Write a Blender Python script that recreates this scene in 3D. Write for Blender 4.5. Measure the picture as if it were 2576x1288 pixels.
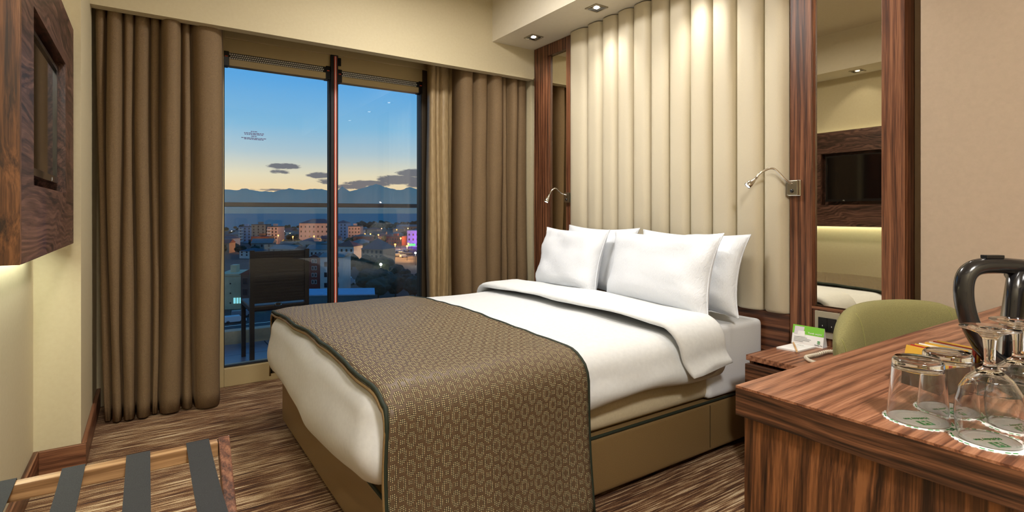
import bpy, bmesh, math, random
from mathutils import Vector, Matrix, noise

# ------------------------------------------------------------------ camera, sky, exposure
for o in list(bpy.data.objects):
    bpy.data.objects.remove(o)
S = bpy.context.scene
C = S.collection
F, CX, HY, H = 1359.0, 1288.0, 536.0, 1.08        # focal length and principal point in px, eye height in m
YAW = math.radians(34.04)
FW = (math.sin(YAW), math.cos(YAW)); RT = (math.cos(YAW), -math.sin(YAW))
cd = bpy.data.cameras.new('camera'); cam = bpy.data.objects.new('camera', cd); C.objects.link(cam)
cd.sensor_width = 36.0; cd.lens = F / 2576 * 36.0; cd.shift_y = -(644 - HY) / 2576
cd.clip_start = 0.02; cd.clip_end = 90000
cam.location = (0, 0, H); cam.rotation_euler = (math.pi / 2, 0, -YAW)
S.camera = cam
S.view_settings.view_transform = 'Standard'; S.view_settings.look = 'None'
S.view_settings.gamma = 1.0; S.view_settings.use_curve_mapping = False
S.view_settings.exposure = 0.0
try:
    S.cycles.use_denoising = True
    S.cycles.max_bounces = 10; S.cycles.diffuse_bounces = 3; S.cycles.transparent_max_bounces = 16
    S.cycles.transmission_bounces = 10; S.cycles.adaptive_threshold = .02; S.cycles.sample_clamp_indirect = 6.0
    S.cycles.caustics_reflective = False
except Exception:
    pass

def ray(px):
    u = (px - CX) / F
    return FW[0] + u * RT[0], FW[1] + u * RT[1]
def vv(py): return (HY - py) / F
def onX(px, py, X):
    d = ray(px); t = X / d[0]; return Vector((X, d[1] * t, H + vv(py) * t))
def onY(px, py, Y):
    d = ray(px); t = Y / d[1]; return Vector((d[0] * t, Y, H + vv(py) * t))
def onZ(px, py, Z):
    d = ray(px); t = (Z - H) / vv(py); return Vector((d[0] * t, d[1] * t, Z))
def lin(c):
    c = c / 255.0
    return c / 12.92 if c <= 0.04045 else ((c + 0.055) / 1.055) ** 2.4
def rgb(r, g, b): return (lin(r), lin(g), lin(b), 1.0)

# ---- node helpers
class NT:
    def __init__(s, tree): s.t = tree; s.n = tree.nodes; s.l = tree.links
    def node(s, kind, **kw):
        n = s.n.new(kind)
        for k, v in kw.items(): setattr(n, k, v)
        return n
    def put(s, sock, val):
        if hasattr(val, 'is_output'): s.l.new(val, sock)
        elif val is not None: sock.default_value = val
    def m(s, op, a, b=None, c=None):
        n = s.node('ShaderNodeMath', operation=op)
        for i, x in enumerate((a, b, c)):
            if x is not None: s.put(n.inputs[i], x)
        return n.outputs[0]
    def noise(s, vec, scale, detail=3, rough=.55, dist=0):
        n = s.node('ShaderNodeTexNoise'); s.put(n.inputs['Vector'], vec)
        n.inputs['Scale'].default_value = scale; n.inputs['Detail'].default_value = detail
        n.inputs['Roughness'].default_value = rough; n.inputs['Distortion'].default_value = dist
        return n.outputs['Fac']
    def ramp(s, fac, stops):
        n = s.node('ShaderNodeValToRGB'); s.put(n.inputs[0], fac); e = n.color_ramp.elements
        while len(e) > 1: e.remove(e[-1])
        e[0].position, e[0].color = stops[0]
        for p, c in stops[1:]:
            x = e.new(p); x.color = c
        return n.outputs[0]
    def scale(s, vec, sc):
        n = s.node('ShaderNodeMapping'); s.put(n.inputs['Vector'], vec); n.inputs['Scale'].default_value = sc
        return n.outputs[0]
    def mix(s, f, a, b):
        n = s.node('ShaderNodeMix', data_type='RGBA'); s.put(n.inputs[0], f); s.put(n.inputs[6], a); s.put(n.inputs[7], b)
        return n.outputs[2]
    def sep(s, v):
        n = s.node('ShaderNodeSeparateXYZ'); s.put(n.inputs[0], v); return n.outputs
    def comb(s, x, y, z):
        n = s.node('ShaderNodeCombineXYZ')
        for i, q in enumerate((x, y, z)): s.put(n.inputs[i], q)
        return n.outputs[0]

# ---- world: dusk sky, blue above and warm at the horizon, a few dark clouds low over the mountains
w = bpy.data.worlds.new('dusk_sky'); S.world = w; w.use_nodes = True
W = NT(w.node_tree); W.n.clear()
tc = W.node('ShaderNodeTexCoord').outputs['Generated']
x, y, z = W.sep(tc)[:3]
hl = W.m('SQRT', W.m('ADD', W.m('MULTIPLY', x, x), W.m('MULTIPLY', y, y)))
el = W.m('DIVIDE', z, W.m('MAXIMUM', hl, .02)); az = W.m('ARCTAN2', x, y)
sky = W.ramp(W.m('ADD', W.m('MULTIPLY', el, 1.0), .1), [
    (0.0, rgb(120, 105, 105)), (.10, rgb(214, 172, 128)), (.135, rgb(243, 212, 164)), (.165, rgb(232, 220, 190)),
    (.205, rgb(176, 200, 212)), (.25, rgb(132, 188, 224)), (.33, rgb(90, 168, 230)), (.45, rgb(72, 152, 224)), (.9, rgb(62, 134, 208))])
cn = W.noise(W.comb(W.m('MULTIPLY', az, 55), W.m('MULTIPLY', el, 170), 0), 1.0, 6, .68, .6)
cmask = None
for px, py, rx, ry, k in [(715, 418, 46, 9, 1.1), (705, 432, 30, 7, .75), (806, 441, 40, 9, 1.1), (820, 456, 30, 9, .75), (1040, 436, 50, 13, 1.15),
                          (1010, 452, 75, 15, 1.15), (930, 462, 80, 10, 1.0), (880, 470, 60, 8, .95), (1075, 460, 70, 18, 1.2), (700, 478, 80, 4, .8)]:
    d = ray(px); L = math.hypot(*d); a0 = math.atan2(*d); e0 = vv(py) / L
    sx = rx / F / L; sy = ry / F / L
    dx = W.m('DIVIDE', W.m('SUBTRACT', az, a0), sx); dy = W.m('DIVIDE', W.m('SUBTRACT', el, e0), sy)
    g = W.m('MULTIPLY', W.m('MAXIMUM', W.m('SUBTRACT', 1.0, W.m('ADD', W.m('MULTIPLY', dx, dx), W.m('MULTIPLY', dy, dy))), 0.0), k)
    cmask = g if cmask is None else W.m('MAXIMUM', cmask, g)
cf = W.m('ADD', W.m('MULTIPLY', W.m('SUBTRACT', cn, .5), 2.6), W.m('SUBTRACT', W.m('MULTIPLY', cmask, 1.5), .32))
cf = W.m('MULTIPLY', W.m('MINIMUM', W.m('MAXIMUM', W.m('MULTIPLY', cf, 1.6), 0.0), .9), W.m('MINIMUM', W.m('MULTIPLY', cmask, 6.0), 1.0))
sky2 = W.mix(cf, sky, rgb(92, 96, 112))
bg = W.node('ShaderNodeBackground'); W.put(bg.inputs[0], sky2); bg.inputs[1].default_value = 1.05
W.l.new(bg.outputs[0], W.node('ShaderNodeOutputWorld').inputs[0])
try: w.cycles.sampling_method = 'NONE'
except Exception: pass

WARM = (1.0, .955, .90); WARM2 = (1.0, .945, .86)

# ------------------------------------------------------------------ materials
MATS = {}
def mat(name, base=(.5, .5, .5, 1), rough=.5, metal=0.0, **kw):
    m = bpy.data.materials.new(name); m.use_nodes = True; t = NT(m.node_tree)
    b = t.n['Principled BSDF']; b.inputs['Base Color'].default_value = base
    b.inputs['Roughness'].default_value = rough; b.inputs['Metallic'].default_value = metal
    for k, v in kw.items(): b.inputs[k.replace('_', ' ')].default_value = v
    MATS[name] = m; m.diffuse_color = base
    return m, t, b
def coords(t, kind='Object'): return t.node('ShaderNodeTexCoord').outputs[kind]
def bump(t, b, h, strength=.3, dist=.002):
    n = t.node('ShaderNodeBump'); n.inputs['Strength'].default_value = strength; n.inputs['Distance'].default_value = dist
    t.put(n.inputs['Height'], h); t.l.new(n.outputs[0], b.inputs['Normal'])
def grainy(name, c1, c2, scale, rough=.6, bs=.15, bd=.001, stretch=(1, 1, 1), detail=4, **kw):
    m, t, b = mat(name, c1, rough, **kw)
    n = t.noise(t.scale(coords(t), stretch), scale, detail)
    t.l.new(t.ramp(n, [(.3, c1), (.7, c2)]), b.inputs['Base Color'])
    if bs: bump(t, b, n, bs, bd)
    return m
def wood(name, axis, dark, mid, light, lines=34, amp=7, low=1.6, rough=.38, fine=.5, along=.35):
    m, t, b = mat(name, mid, rough)
    co = coords(t); s = t.sep(co)
    sc = [1, 1, 1]; sc['XYZ'.index(axis)] = along
    n1 = t.noise(t.scale(co, sc), low, 3, .5, .5)
    o = [s[i] for i in range(3) if 'XYZ'[i] != axis]; ai = 'XYZ'.index(axis)
    wp = t.m('MULTIPLY', t.m('SUBTRACT', n1, .5), amp * .02)
    cr = [t.m('ADD', q, wp) for q in o]
    ph = t.m('ADD', t.m('MULTIPLY', t.m('ADD', cr[0], cr[1]), lines), t.m('MULTIPLY', n1, amp * .35))
    wv = t.m('SUBTRACT', 1.0, t.m('POWER', t.m('ABSOLUTE', t.m('SINE', t.m('MULTIPLY', ph, math.pi))), 2.0))
    vec = list(cr); vec.insert(ai, t.m('MULTIPLY', s[ai], .022)); vw = t.comb(*vec)
    n2 = t.noise(vw, 300, 3, .6); n60 = t.noise(vw, 105, 3, .6); n3 = t.noise(vw, 26, 2, .5)
    f = t.m('ADD', t.m('ADD', t.m('MULTIPLY', wv, -.10), t.m('MULTIPLY', n2, .38)), t.m('ADD', t.m('MULTIPLY', n60, .38), t.m('MULTIPLY', n3, .34)))
    t.l.new(t.ramp(f, [(.385, dark), (.50, mid), (.625, light)]), b.inputs['Base Color'])
    bump(t, b, n2, .08, .001)
    return m
WD, WM, WL = rgb(56, 31, 20), rgb(106, 65, 44), rgb(144, 97, 68)
wood('walnut_z', 'Z', WD, WM, WL, amp=1.2); wood('walnut_x', 'X', WD, WM, WL, amp=1.5); wood('walnut_y', 'Y', WD, WM, WL, amp=1.5)
wood('desk_top', 'X', rgb(88, 51, 34), rgb(138, 90, 64), rgb(170, 120, 90), lines=40, amp=4)
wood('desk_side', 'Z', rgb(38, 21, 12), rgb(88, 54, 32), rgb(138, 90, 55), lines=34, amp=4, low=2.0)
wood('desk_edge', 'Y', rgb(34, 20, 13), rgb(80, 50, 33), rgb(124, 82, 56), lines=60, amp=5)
wood('tv_wood', 'Y', rgb(40, 24, 18), rgb(84, 56, 46), rgb(122, 88, 74), lines=30, amp=14, low=2.6)
wood('tv_wood_end', 'Z', rgb(42, 24, 12), rgb(90, 56, 30), rgb(128, 85, 50), lines=22, amp=14, low=2.4)
wood('rack_wood', 'X', rgb(130, 96, 62), rgb(168, 130, 90), rgb(196, 158, 112), lines=30, amp=3)
wood('pencil_wood', 'X', rgb(190, 140, 84), rgb(214, 168, 108), rgb(226, 186, 130))
grainy('wall_paint', rgb(203, 190, 156), rgb(207, 195, 162), 60, .75, .05)
grainy('wall_right_paint', rgb(180, 162, 142), rgb(185, 167, 147), 60, .75, .05)
grainy('ceiling_paint', rgb(222, 213, 192), rgb(226, 217, 197), 40, .8, .04)
grainy('headboard_fabric', rgb(206, 195, 170), rgb(218, 208, 184), 700, .6, .12, .0006)
grainy('curtain_fabric', rgb(104, 83, 58), rgb(134, 110, 78), 420, .8, .3, .0012, (1, 1, .7))
grainy('lining_fabric', rgb(148, 124, 88), rgb(176, 152, 112), 26, .5, .1, .001, (6, 6, .7))
grainy('satin', rgb(122, 98, 62), rgb(136, 112, 74), 300, .36, .06, .0005)
grainy('sheet_white', rgb(226, 229, 232), rgb(234, 236, 239), 240, .7, .1, .001, (1, 1, 1))
grainy('duvet_white', rgb(224, 226, 226), rgb(231, 233, 233), 60, .7, .12, .003, (1, 1, 1))
grainy('mattress_cream', rgb(206, 192, 160), rgb(214, 201, 170), 120, .7, .1)
m, t, b = mat('pillow_white', rgb(224, 228, 234), .75)
co = coords(t); nn = t.noise(t.scale(co, (1, 30, 9)), 5.0, 3, .5, 1.2)
bump(t, b, nn, .35, .006)
grainy('strap_black', rgb(34, 35, 36), rgb(52, 53, 54), 500, .85, .3, .001)
grainy('chair_green', rgb(122, 117, 72), rgb(154, 148, 98), 520, .85, .35, .0012)
mat('plate_grey', rgb(158, 150, 130), .45)
mat('seam_green', rgb(150, 146, 86), .8)
mat('piping_green', rgb(30, 40, 26), .7)
mat('frame_paint', rgb(182, 162, 118), .45); mat('frame_dark', rgb(64, 52, 36), .5)
mat('black_plastic', rgb(18, 18, 19), .32); mat('black_satin', rgb(26, 26, 28), .22, 0, Coat_Weight=.4)
mat('black_gasket', rgb(14, 13, 13), .6); mat('red_seal', rgb(206, 74, 48), .5); mat('white_plastic', rgb(228, 226, 218), .4)
mat('tv_screen', (.004, .004, .005, 1), .06, 0, Specular_IOR_Level=.9)
mat('tv_logo', rgb(190, 190, 190), .4)
mat('chrome', rgb(214, 210, 202), .16, 1.0); mat('nickel', rgb(176, 168, 150), .3, 1.0); mat('steel', rgb(176, 170, 156), .24, 1.0)
mat('reflector', rgb(110, 112, 118), .12, 1.0)
mat('mirror', (.70, .65, .52, 1), .015, 1.0)
mat('glass', (1, 1, 1, 1), .0, 0, Transmission_Weight=1.0, IOR=1.47)
mat('gauge_clear', (.95, .95, .95, 1), .12, 0, Transmission_Weight=.75, IOR=1.3)
mat('paper', rgb(240, 239, 236), .8); mat('paper_grey', rgb(214, 208, 214), .8); mat('print_grey', rgb(150, 150, 150), .8)
mat('print_green', rgb(40, 138, 62), .7); mat('card_green', rgb(122, 196, 60), .65); mat('print_dark', rgb(60, 60, 64), .8)
mat('print_glass', rgb(120, 120, 165), .7)
mat('phone_ivory', rgb(214, 204, 184), .4); mat('graphite', rgb(30, 30, 30), .5)
mat('sachet_gold', rgb(206, 160, 60), .35); mat('sachet_red', rgb(168, 52, 34), .4); mat('sachet_white', rgb(232, 228, 214), .5)
mat('tray_brown', rgb(52, 34, 24), .35)
m, t, b = mat('window_glass', (1, 1, 1, 1)); t.n.remove(b)
tr = t.node('ShaderNodeBsdfTransparent'); tr.inputs[0].default_value = (.96, .975, .97, 1)
gl = t.node('ShaderNodeBsdfGlossy'); gl.inputs['Roughness'].default_value = 0.0
fr = t.node('ShaderNodeFresnel'); fr.inputs[0].default_value = 1.42
mx = t.node('ShaderNodeMixShader'); t.l.new(fr.outputs[0], mx.inputs[0]); t.l.new(tr.outputs[0], mx.inputs[1]); t.l.new(gl.outputs[0], mx.inputs[2])
t.l.new(mx.outputs[0], t.n['Material Output'].inputs[0])
# carpet: broken stripes running along X
m, t, b = mat('carpet', rgb(90, 60, 34), .95)
co = coords(t)
n1 = t.noise(t.scale(co, (5, 140, 1)), 1.0, 4, .65, .3); n2 = t.noise(t.scale(co, (1.6, 17, 1)), 1.0, 3, .6, .6); n3 = t.noise(co, 420, 2, .6)
f = t.m('ADD', t.m('ADD', t.m('MULTIPLY', n1, .82), t.m('MULTIPLY', n2, .30)), t.m('MULTIPLY', t.m('SUBTRACT', n3, .5), .34))
t.l.new(t.ramp(f, [(.42, rgb(42, 22, 11)), (.50, rgb(84, 50, 27)), (.57, rgb(122, 83, 50)), (.66, rgb(200, 171, 132)), (.76, rgb(236, 220, 190))]), b.inputs['Base Color'])
bump(t, b, t.m('ADD', n1, t.m('MULTIPLY', n3, .5)), .7, .006)
# jacquard throw: staggered ogees of stitched dots, in cloth coordinates (UV in metres)
m, t, b = mat('throw_jacquard', rgb(96, 74, 50), .62)
uv = coords(t, 'UV'); s = t.sep(uv)
PW, PH = .055, .080
def lat(ox, oy):
    ax = t.m('SUBTRACT', t.m('FRACT', t.m('ADD', t.m('DIVIDE', s[0], PW), ox)), .5)
    ay = t.m('SUBTRACT', t.m('FRACT', t.m('ADD', t.m('DIVIDE', s[1], PH), oy)), .5)
    ax = t.m('MULTIPLY', t.m('ABSOLUTE', ax), 2.0); ay = t.m('MULTIPLY', t.m('ABSOLUTE', ay), 1.62)
    return t.m('ADD', t.m('SQRT', t.m('ADD', t.m('MULTIPLY', ax, ax), t.m('MULTIPLY', ay, ay))), t.m('MULTIPLY', ay, .12))
d = t.m('MINIMUM', lat(0, 0), lat(.5, .5))
def band(lo, hi): return t.m('MULTIPLY', t.m('GREATER_THAN', d, lo), t.m('LESS_THAN', d, hi))
st = t.m('MULTIPLY', t.m('GREATER_THAN', t.m('SINE', t.m('MULTIPLY', s[0], 2 * math.pi / .0056)), -.2),
         t.m('GREATER_THAN', t.m('SINE', t.m('MULTIPLY', s[1], 2 * math.pi / .0050)), -.05))
zone = t.m('MAXIMUM', band(.26, .56), t.m('GREATER_THAN', d, .77))
stitch = t.m('MULTIPLY', zone, st)
wob = t.noise(uv, 300, 2)
col = t.mix(stitch, t.mix(zone, t.mix(wob, rgb(88, 69, 49), rgb(98, 78, 56)), rgb(56, 45, 28)), rgb(204, 186, 142))
t.l.new(col, b.inputs['Base Color'])
t.l.new(t.m('ADD', .50, t.m('MULTIPLY', zone, .3)), b.inputs['Roughness'])
bump(t, b, t.m('ADD', t.m('MULTIPLY', stitch, 1.0), t.m('MULTIPLY', t.m('SUBTRACT', 1.0, zone), .7)), .5, .0016)
def emit(name, color, strength):
    m, t, b = mat(name, color, .5); b.inputs['Emission Color'].default_value = color; b.inputs['Emission Strength'].default_value = strength
emit('lamp_glow', (1, .9, .76, 1), 9); emit('led_glow', (1, .98, .92, 1), 40); emit('strip_glow', (.95, 1.0, .82, 1), 6)
emit('street_glow', (1, .36, .05, 1), 5); emit('window_lit', (1, .72, .3, 1), 2.2); emit('shop_lit', (.35, .9, .95, 1), .8); emit('blue_sign', (.05, .25, .95, 1), .8)
emit('purple_sign', (.35, .12, .9, 1), .9); emit('white_lamp', (1, .95, .85, 1), 12); emit('green_sign', (.1, .8, .25, 1), 1.2)

# ------------------------------------------------------------------ mesh helpers
class MB:
    def __init__(s): s.v = []; s.f = []; s.uv = None
    def box(s, a, b, c, d, e, g):
        i = len(s.v); x0, x1 = sorted((a, d)); y0, y1 = sorted((b, e)); z0, z1 = sorted((c, g))
        s.v += [(x0, y0, z0), (x1, y0, z0), (x1, y1, z0), (x0, y1, z0), (x0, y0, z1), (x1, y0, z1), (x1, y1, z1), (x0, y1, z1)]
        s.f += [tuple(i + k for k in q) for q in ((3, 2, 1, 0), (4, 5, 6, 7), (0, 1, 5, 4), (1, 2, 6, 5), (2, 3, 7, 6), (3, 0, 4, 7))]
        return s
    def grid(s, pts, closeu=False, closev=False, cap=False):
        i = len(s.v); nu = len(pts); nv = len(pts[0])
        for r in pts: s.v += [tuple(p) for p in r]
        for a in range(nu if closeu else nu - 1):
            for b in range(nv if closev else nv - 1):
                a2 = (a + 1) % nu; b2 = (b + 1) % nv
                s.f.append((i + a * nv + b, i + a2 * nv + b, i + a2 * nv + b2, i + a * nv + b2))
        if cap:
            s.f.append(tuple(i + b for b in range(nv))); s.f.append(tuple(i + (nu - 1) * nv + b for b in reversed(range(nv))))
        return s
    def tube(s, path, r, n=8, cap=True, sx=1.0):
        P = [Vector(p) for p in path]; rows = []
        up = Vector((0, 0, 1)); a = None
        for k, p in enumerate(P):
            d = (P[min(k + 1, len(P) - 1)] - P[max(k - 1, 0)]).normalized()
            a = d.cross(up) if a is None else a - d * a.dot(d)
            if a.length < 1e-3: a = d.cross(Vector((1, 0, 0)))
            a.normalize(); c = a.cross(d); rr = r[k] if isinstance(r, (list, tuple)) else r
            rows.append([p + (a * math.cos(q) * sx + c * math.sin(q)) * rr for q in [2 * math.pi * j / n for j in range(n)]])
        return s.grid(rows, closev=True, cap=cap)
    def lathe(s, prof, c=(0, 0, 0), n=32, sx=1.0, sy=1.0):
        pr = [prof[0]]
        for (r0, z0), (r1, z1) in zip(prof, prof[1:]):      # support rings keep long walls flat under smooth shading
            L = math.hypot(r1 - r0, z1 - z0)
            if L > .009:
                for f in (.0012 / L, .5, 1 - .0012 / L): pr.append((r0 + (r1 - r0) * f, z0 + (z1 - z0) * f))
            pr.append((r1, z1))
        prof = pr
        rows = [[(c[0] + r * sx * math.cos(2 * math.pi * j / n), c[1] + r * sy * math.sin(2 * math.pi * j / n), c[2] + z) for j in range(n)] for r, z in prof]
        return s.grid(rows, closev=True)
    def prism(s, poly, h0, h1, axis='Z'):
        def P(a, b, h): return {'Z': (a, b, h), 'X': (h, a, b), 'Y': (a, h, b)}[axis]
        i = len(s.v); n = len(poly)
        s.v += [P(a, b, h0) for a, b in poly] + [P(a, b, h1) for a, b in poly]
        s.f += [tuple(range(i + n - 1, i - 1, -1)), tuple(range(i + n, i + 2 * n))]
        s.f += [(i + k, i + (k + 1) % n, i + n + (k + 1) % n, i + n + k) for k in range(n)]
        return s
def root_of(o):
    while o.parent: o = o.parent
    return o
def obj(name, mb, material, parent=None, world=True, smooth=False, bevel=0, seg=2, fix=True, uvs=None, weld=0):
    """link a collected mesh as ONE object; coordinates are world coordinates unless world=False"""
    me = bpy.data.meshes.new(name)
    v = mb.v
    if parent is not None and world:
        L = root_of(parent).location; v = [(a - L[0], b - L[1], c - L[2]) for a, b, c in v]
    me.from_pydata(v, [], mb.f)
    if uvs is not None:
        ul = me.uv_layers.new(name='UVMap')
        for lp in me.loops: ul.data[lp.index].uv = uvs[lp.vertex_index]
    if fix or bevel:
        bm = bmesh.new(); bm.from_mesh(me)
        if weld: bmesh.ops.remove_doubles(bm, verts=bm.verts, dist=weld)
        if fix: bmesh.ops.recalc_face_normals(bm, faces=bm.faces)
        if bevel: bmesh.ops.bevel(bm, geom=list(bm.edges), offset=bevel, segments=seg, affect='EDGES', profile=.6, clamp_overlap=True)
        bm.to_mesh(me); bm.free()
    if smooth:
        for p in me.polygons: p.use_smooth = True
    me.materials.append(MATS[material])
    o = bpy.data.objects.new(name, me); C.objects.link(o)
    if parent is not None: o.parent = parent
    return o
def tag(o, label, cat, group=None):
    o['label'] = label; o['category'] = cat
    if group: o['group'] = group
    return o
def thing(name, label, cat, loc=(0, 0, 0), rz=0, group=None):
    o = bpy.data.objects.new(name, None); C.objects.link(o); o.empty_display_size = .1
    o.location = loc; o.rotation_euler = (0, 0, rz)
    return tag(o, label, cat, group)
def struct(name, mb, material, parent=None, **kw):
    o = obj(name, mb, material, parent, **kw)
    if parent is None: o['kind'] = 'structure'
    return o
def link_copy(o, parent=None, loc=None):
    c = o.copy(); C.objects.link(c); c.parent = parent
    if loc is not None: c.location = loc
    return c
def dup(root, loc, rz=0, label=None):
    r = root.copy(); C.objects.link(r); r.location = loc; r.rotation_euler = (0, 0, rz)
    if label: r['label'] = label
    for ch in list(root.children):
        c = link_copy(ch, r)
        for g in ch.children: link_copy(g, c)
    return r
def B(*a): return MB().box(*a)
def text_mb(body, size, xdir, ydir, origin, align='CENTER', extr=.0003):
    cu = bpy.data.curves.new('lettering', 'FONT'); cu.body = body; cu.size = size; cu.align_x = align; cu.extrude = extr; cu.resolution_u = 2
    o = bpy.data.objects.new('lettering', cu); C.objects.link(o)
    bpy.context.view_layer.update()
    me = bpy.data.meshes.new_from_object(o.evaluated_get(bpy.context.evaluated_depsgraph_get()))
    X = Vector(xdir).normalized(); Y = Vector(ydir).normalized(); Z = X.cross(Y); O = Vector(origin)
    mb = MB(); mb.v = [tuple(O + X * q.co.x + Y * q.co.y + Z * q.co.z) for q in me.vertices]; mb.f = [tuple(p.vertices) for p in me.polygons]
    bpy.data.objects.remove(o); bpy.data.curves.remove(cu); bpy.data.meshes.remove(me)
    return mb
def light(name, kind, loc, power, color, parent=None, target=None, **kw):
    l = bpy.data.lights.new(name, kind); l.energy = power; l.color = color
    for k, v in kw.items(): setattr(l, k, v)
    o = bpy.data.objects.new(name, l); C.objects.link(o)
    if parent is not None:
        o.parent = parent; loc = Vector(loc) - Vector(root_of(parent).location)
    o.location = loc
    if target is not None: o.rotation_euler = Vector(target).to_track_quat('-Z', 'Y').to_euler()
    return o
def smooth_path(pts, n=6):
    P = [Vector(p) for p in pts]; P = [2 * P[0] - P[1]] + P + [2 * P[-1] - P[-2]]; out = []
    for k in range(1, len(P) - 2):
        for j in range(n):
            t = j / n; a, b, c, d = P[k - 1:k + 3]
            out.append(.5 * ((2 * b) + (c - a) * t + (2 * a - 5 * b + 4 * c - d) * t * t + (3 * b - a - 3 * c + d) * t ** 3))
    out.append(P[-2]); return out

# ------------------------------------------------------------------ room shell
XL, XR, YB, YW, YN, ZC, ZS = -.385, 2.56, 3.35, 3.80, -1.6, 2.68, 2.332
XF = 2.46                      # front of the wooden frames on the headboard wall
struct('floor', B(XL - .1, YN - .1, -.10, XR + .1, YW + .10, 0), 'carpet')
struct('ceiling', B(XL - .1, YN - .1, ZC, XR + .1, YW + .14, ZC + .1), 'ceiling_paint')
struct('wall_left', B(XL - .1, YN - .1, 0, XL, YW + .14, ZC), 'wall_paint')
struct('wall_right', B(XR, YN - .1, 0, XR + .1, YW + .14, ZC), 'wall_right_paint')
struct('wall_back', B(XL, YN - .1, 0, XR, YN, ZC), 'wall_paint')
struct('wall_right_column', B(2.475, YN, 0, XR, .845, ZC), 'wall_right_paint')
struct('wall_left_column', B(XL, 2.92, 0, -.232, YW, ZC), 'wall_paint')
struct('wall_window_bulkhead', B(-.232, YB, 2.115, XR, YB + .06, ZC), 'wall_paint')
struct('trim_1', B(-.232, YB - .004, 2.105, XF, YB + .062, 2.120), 'wall_paint')
struct('wall_headboard_soffit', B(2.09, YN, ZS, XR, YB, ZC), 'ceiling_paint')
struct('wall_left_soffit', B(XL, YN, 2.34, -.09, 2.92, ZC), 'ceiling_paint')
XWL, XWR = .353, 1.835         # window opening
struct('wall_window_left', B(-.232, YW - .02, 0, XWL, YW + .14, ZC), 'wall_paint')
struct('wall_window_right', B(XWR, YW - .02, 0, XR, YW + .14, ZC), 'wall_paint')
struct('wall_window_lintel', B(XWL, YW, 2.27, XWR, YW + .14, ZC), 'wall_paint')
struct('wall_window_return', B(XF + .02, YB + .06, 0, XR, YW - .02, ZC), 'wall_paint')
struct('baseboard_left', B(XL, YN, 0, XL + .018, 2.92, .105), 'walnut_y', bevel=.003)
struct('baseboard_column', B(XL + .018, 2.90, 0, -.214, 2.92, .105), 'walnut_x', bevel=.003)
struct('baseboard_column_side', B(-.232, 2.92, 0, -.214, YW - .02, .105), 'walnut_y', bevel=.003)
struct('baseboard_right', B(2.457, YN, 0, 2.475, .845, .105), 'walnut_y', bevel=.003)

# window: frame, sashes, panes, vents
WX = [.353, .394, 1.047, 1.096, 1.735, 1.835]
win = obj('window_1', B(WX[0], YW - .03, 0, WX[1], YW + .09, 2.27), 'frame_paint', bevel=.003); win['kind'] = 'structure'
obj('frame_jamb', B(WX[4] + .045, YW - .03, 0, WX[5], YW + .09, 2.27), 'frame_paint', win, bevel=.003)
obj('frame_jamb', B(WX[4], YW - .005, .12, WX[4] + .045, YW + .09, 2.17), 'frame_dark', win, bevel=.003)
obj('frame_head', B(WX[1], YW - .03, 2.17, WX[4] + .045, YW + .09, 2.27), 'frame_paint', win, bevel=.003)
obj('frame_sill', B(WX[1], YW - .03, 0, WX[4] + .045, YW + .09, .115), 'frame_paint', win, bevel=.004)
obj('sill_gasket', B(WX[1], YW - .008, .115, WX[4], YW + .02, .125), 'black_gasket', win)
obj('mullion', B(WX[2], YW - .03, .115, WX[3], YW + .07, 2.17), 'black_gasket', win, bevel=.003)
obj('mullion_seal', B(1.067, YW - .037, .115, 1.0725, YW - .029, 2.16), 'red_seal', win)
obj('mullion_seal', B(1.0785, YW - .037, .115, 1.084, YW - .029, 2.16), 'red_seal', win)
obj('mullion_strip', B(1.0725, YW - .036, .115, 1.0785, YW - .029, 2.16), 'white_plastic', win)
for (a, b_, dz) in ((WX[1], WX[2], 0), (WX[3], WX[4], -.012)):
    obj('pane_gasket', B(a, YW - .004, .12, a + .007, YW + .03, 2.01 + dz), 'black_gasket', win)
    obj('pane_gasket', B(b_ - .007, YW - .004, .12, b_, YW + .03, 2.01 + dz), 'black_gasket', win)
    obj('pane', B(a + .002, YW + .01, .12, b_ - .002, YW + .018, 2.02 + dz), 'window_glass', win)
    obj('sash_head', B(a, YW - .012, 2.085 + dz, b_, YW + .05, 2.175), 'frame_paint', win, bevel=.002)
    obj('sash_rail', B(a + .03, YW - .014, 2.003 + dz, b_ - .03, YW + .05, 2.045 + dz), 'frame_paint', win, bevel=.003)
    v = obj('vent_strip', B(a + .03, YW - .004, 2.045 + dz, b_ - .03, YW + .05, 2.085 + dz), 'black_gasket', win)
    mb = MB(); n = int((b_ - a - .07) / .0125)
    for r in range(3):
        for k in range(n):
            x0 = a + .033 + k * .0125 + (r % 2) * .006
            mb.box(x0, YW - .0075, 2.0485 + dz + r * .0122, x0 + .0085, YW - .0035, 2.0555 + dz + r * .0122)
    g = obj('vent_grille', mb, 'white_plastic', v); g['kind'] = 'stuff'
    for x0 in (a, b_ - .03):
        c = obj('vent_end_cap', B(x0, YW - .018, 2.0 + dz, x0 + .03, YW + .05, 2.09 + dz), 'black_plastic', win, bevel=.002)
        obj('vent_mark', B(x0 + .007, YW - .0195, 2.055 + dz, x0 + .023, YW - .0175, 2.0605 + dz), 'red_seal', c)
obj('hinge_block', B(1.10, YW - .03, 2.10, 1.116, YW - .012, 2.155), 'black_plastic', win, bevel=.002)
p = onY(547, 338, YW - .03)
lk = obj('window_lock', B(p.x - .012, YW - .05, p.z - .05, p.x + .014, YW - .03, p.z + .05), 'white_plastic', win, bevel=.004)
obj('lock_lever', B(p.x - .004, YW - .066, p.z - .035, p.x + .010, YW - .05, p.z - .005), 'white_plastic', lk, bevel=.004)
obj('lock_lever', B(p.x - .008, YW - .060, p.z + .01, p.x + .006, YW - .05, p.z + .035), 'white_plastic', lk, bevel=.004)
random.seed(4)
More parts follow.
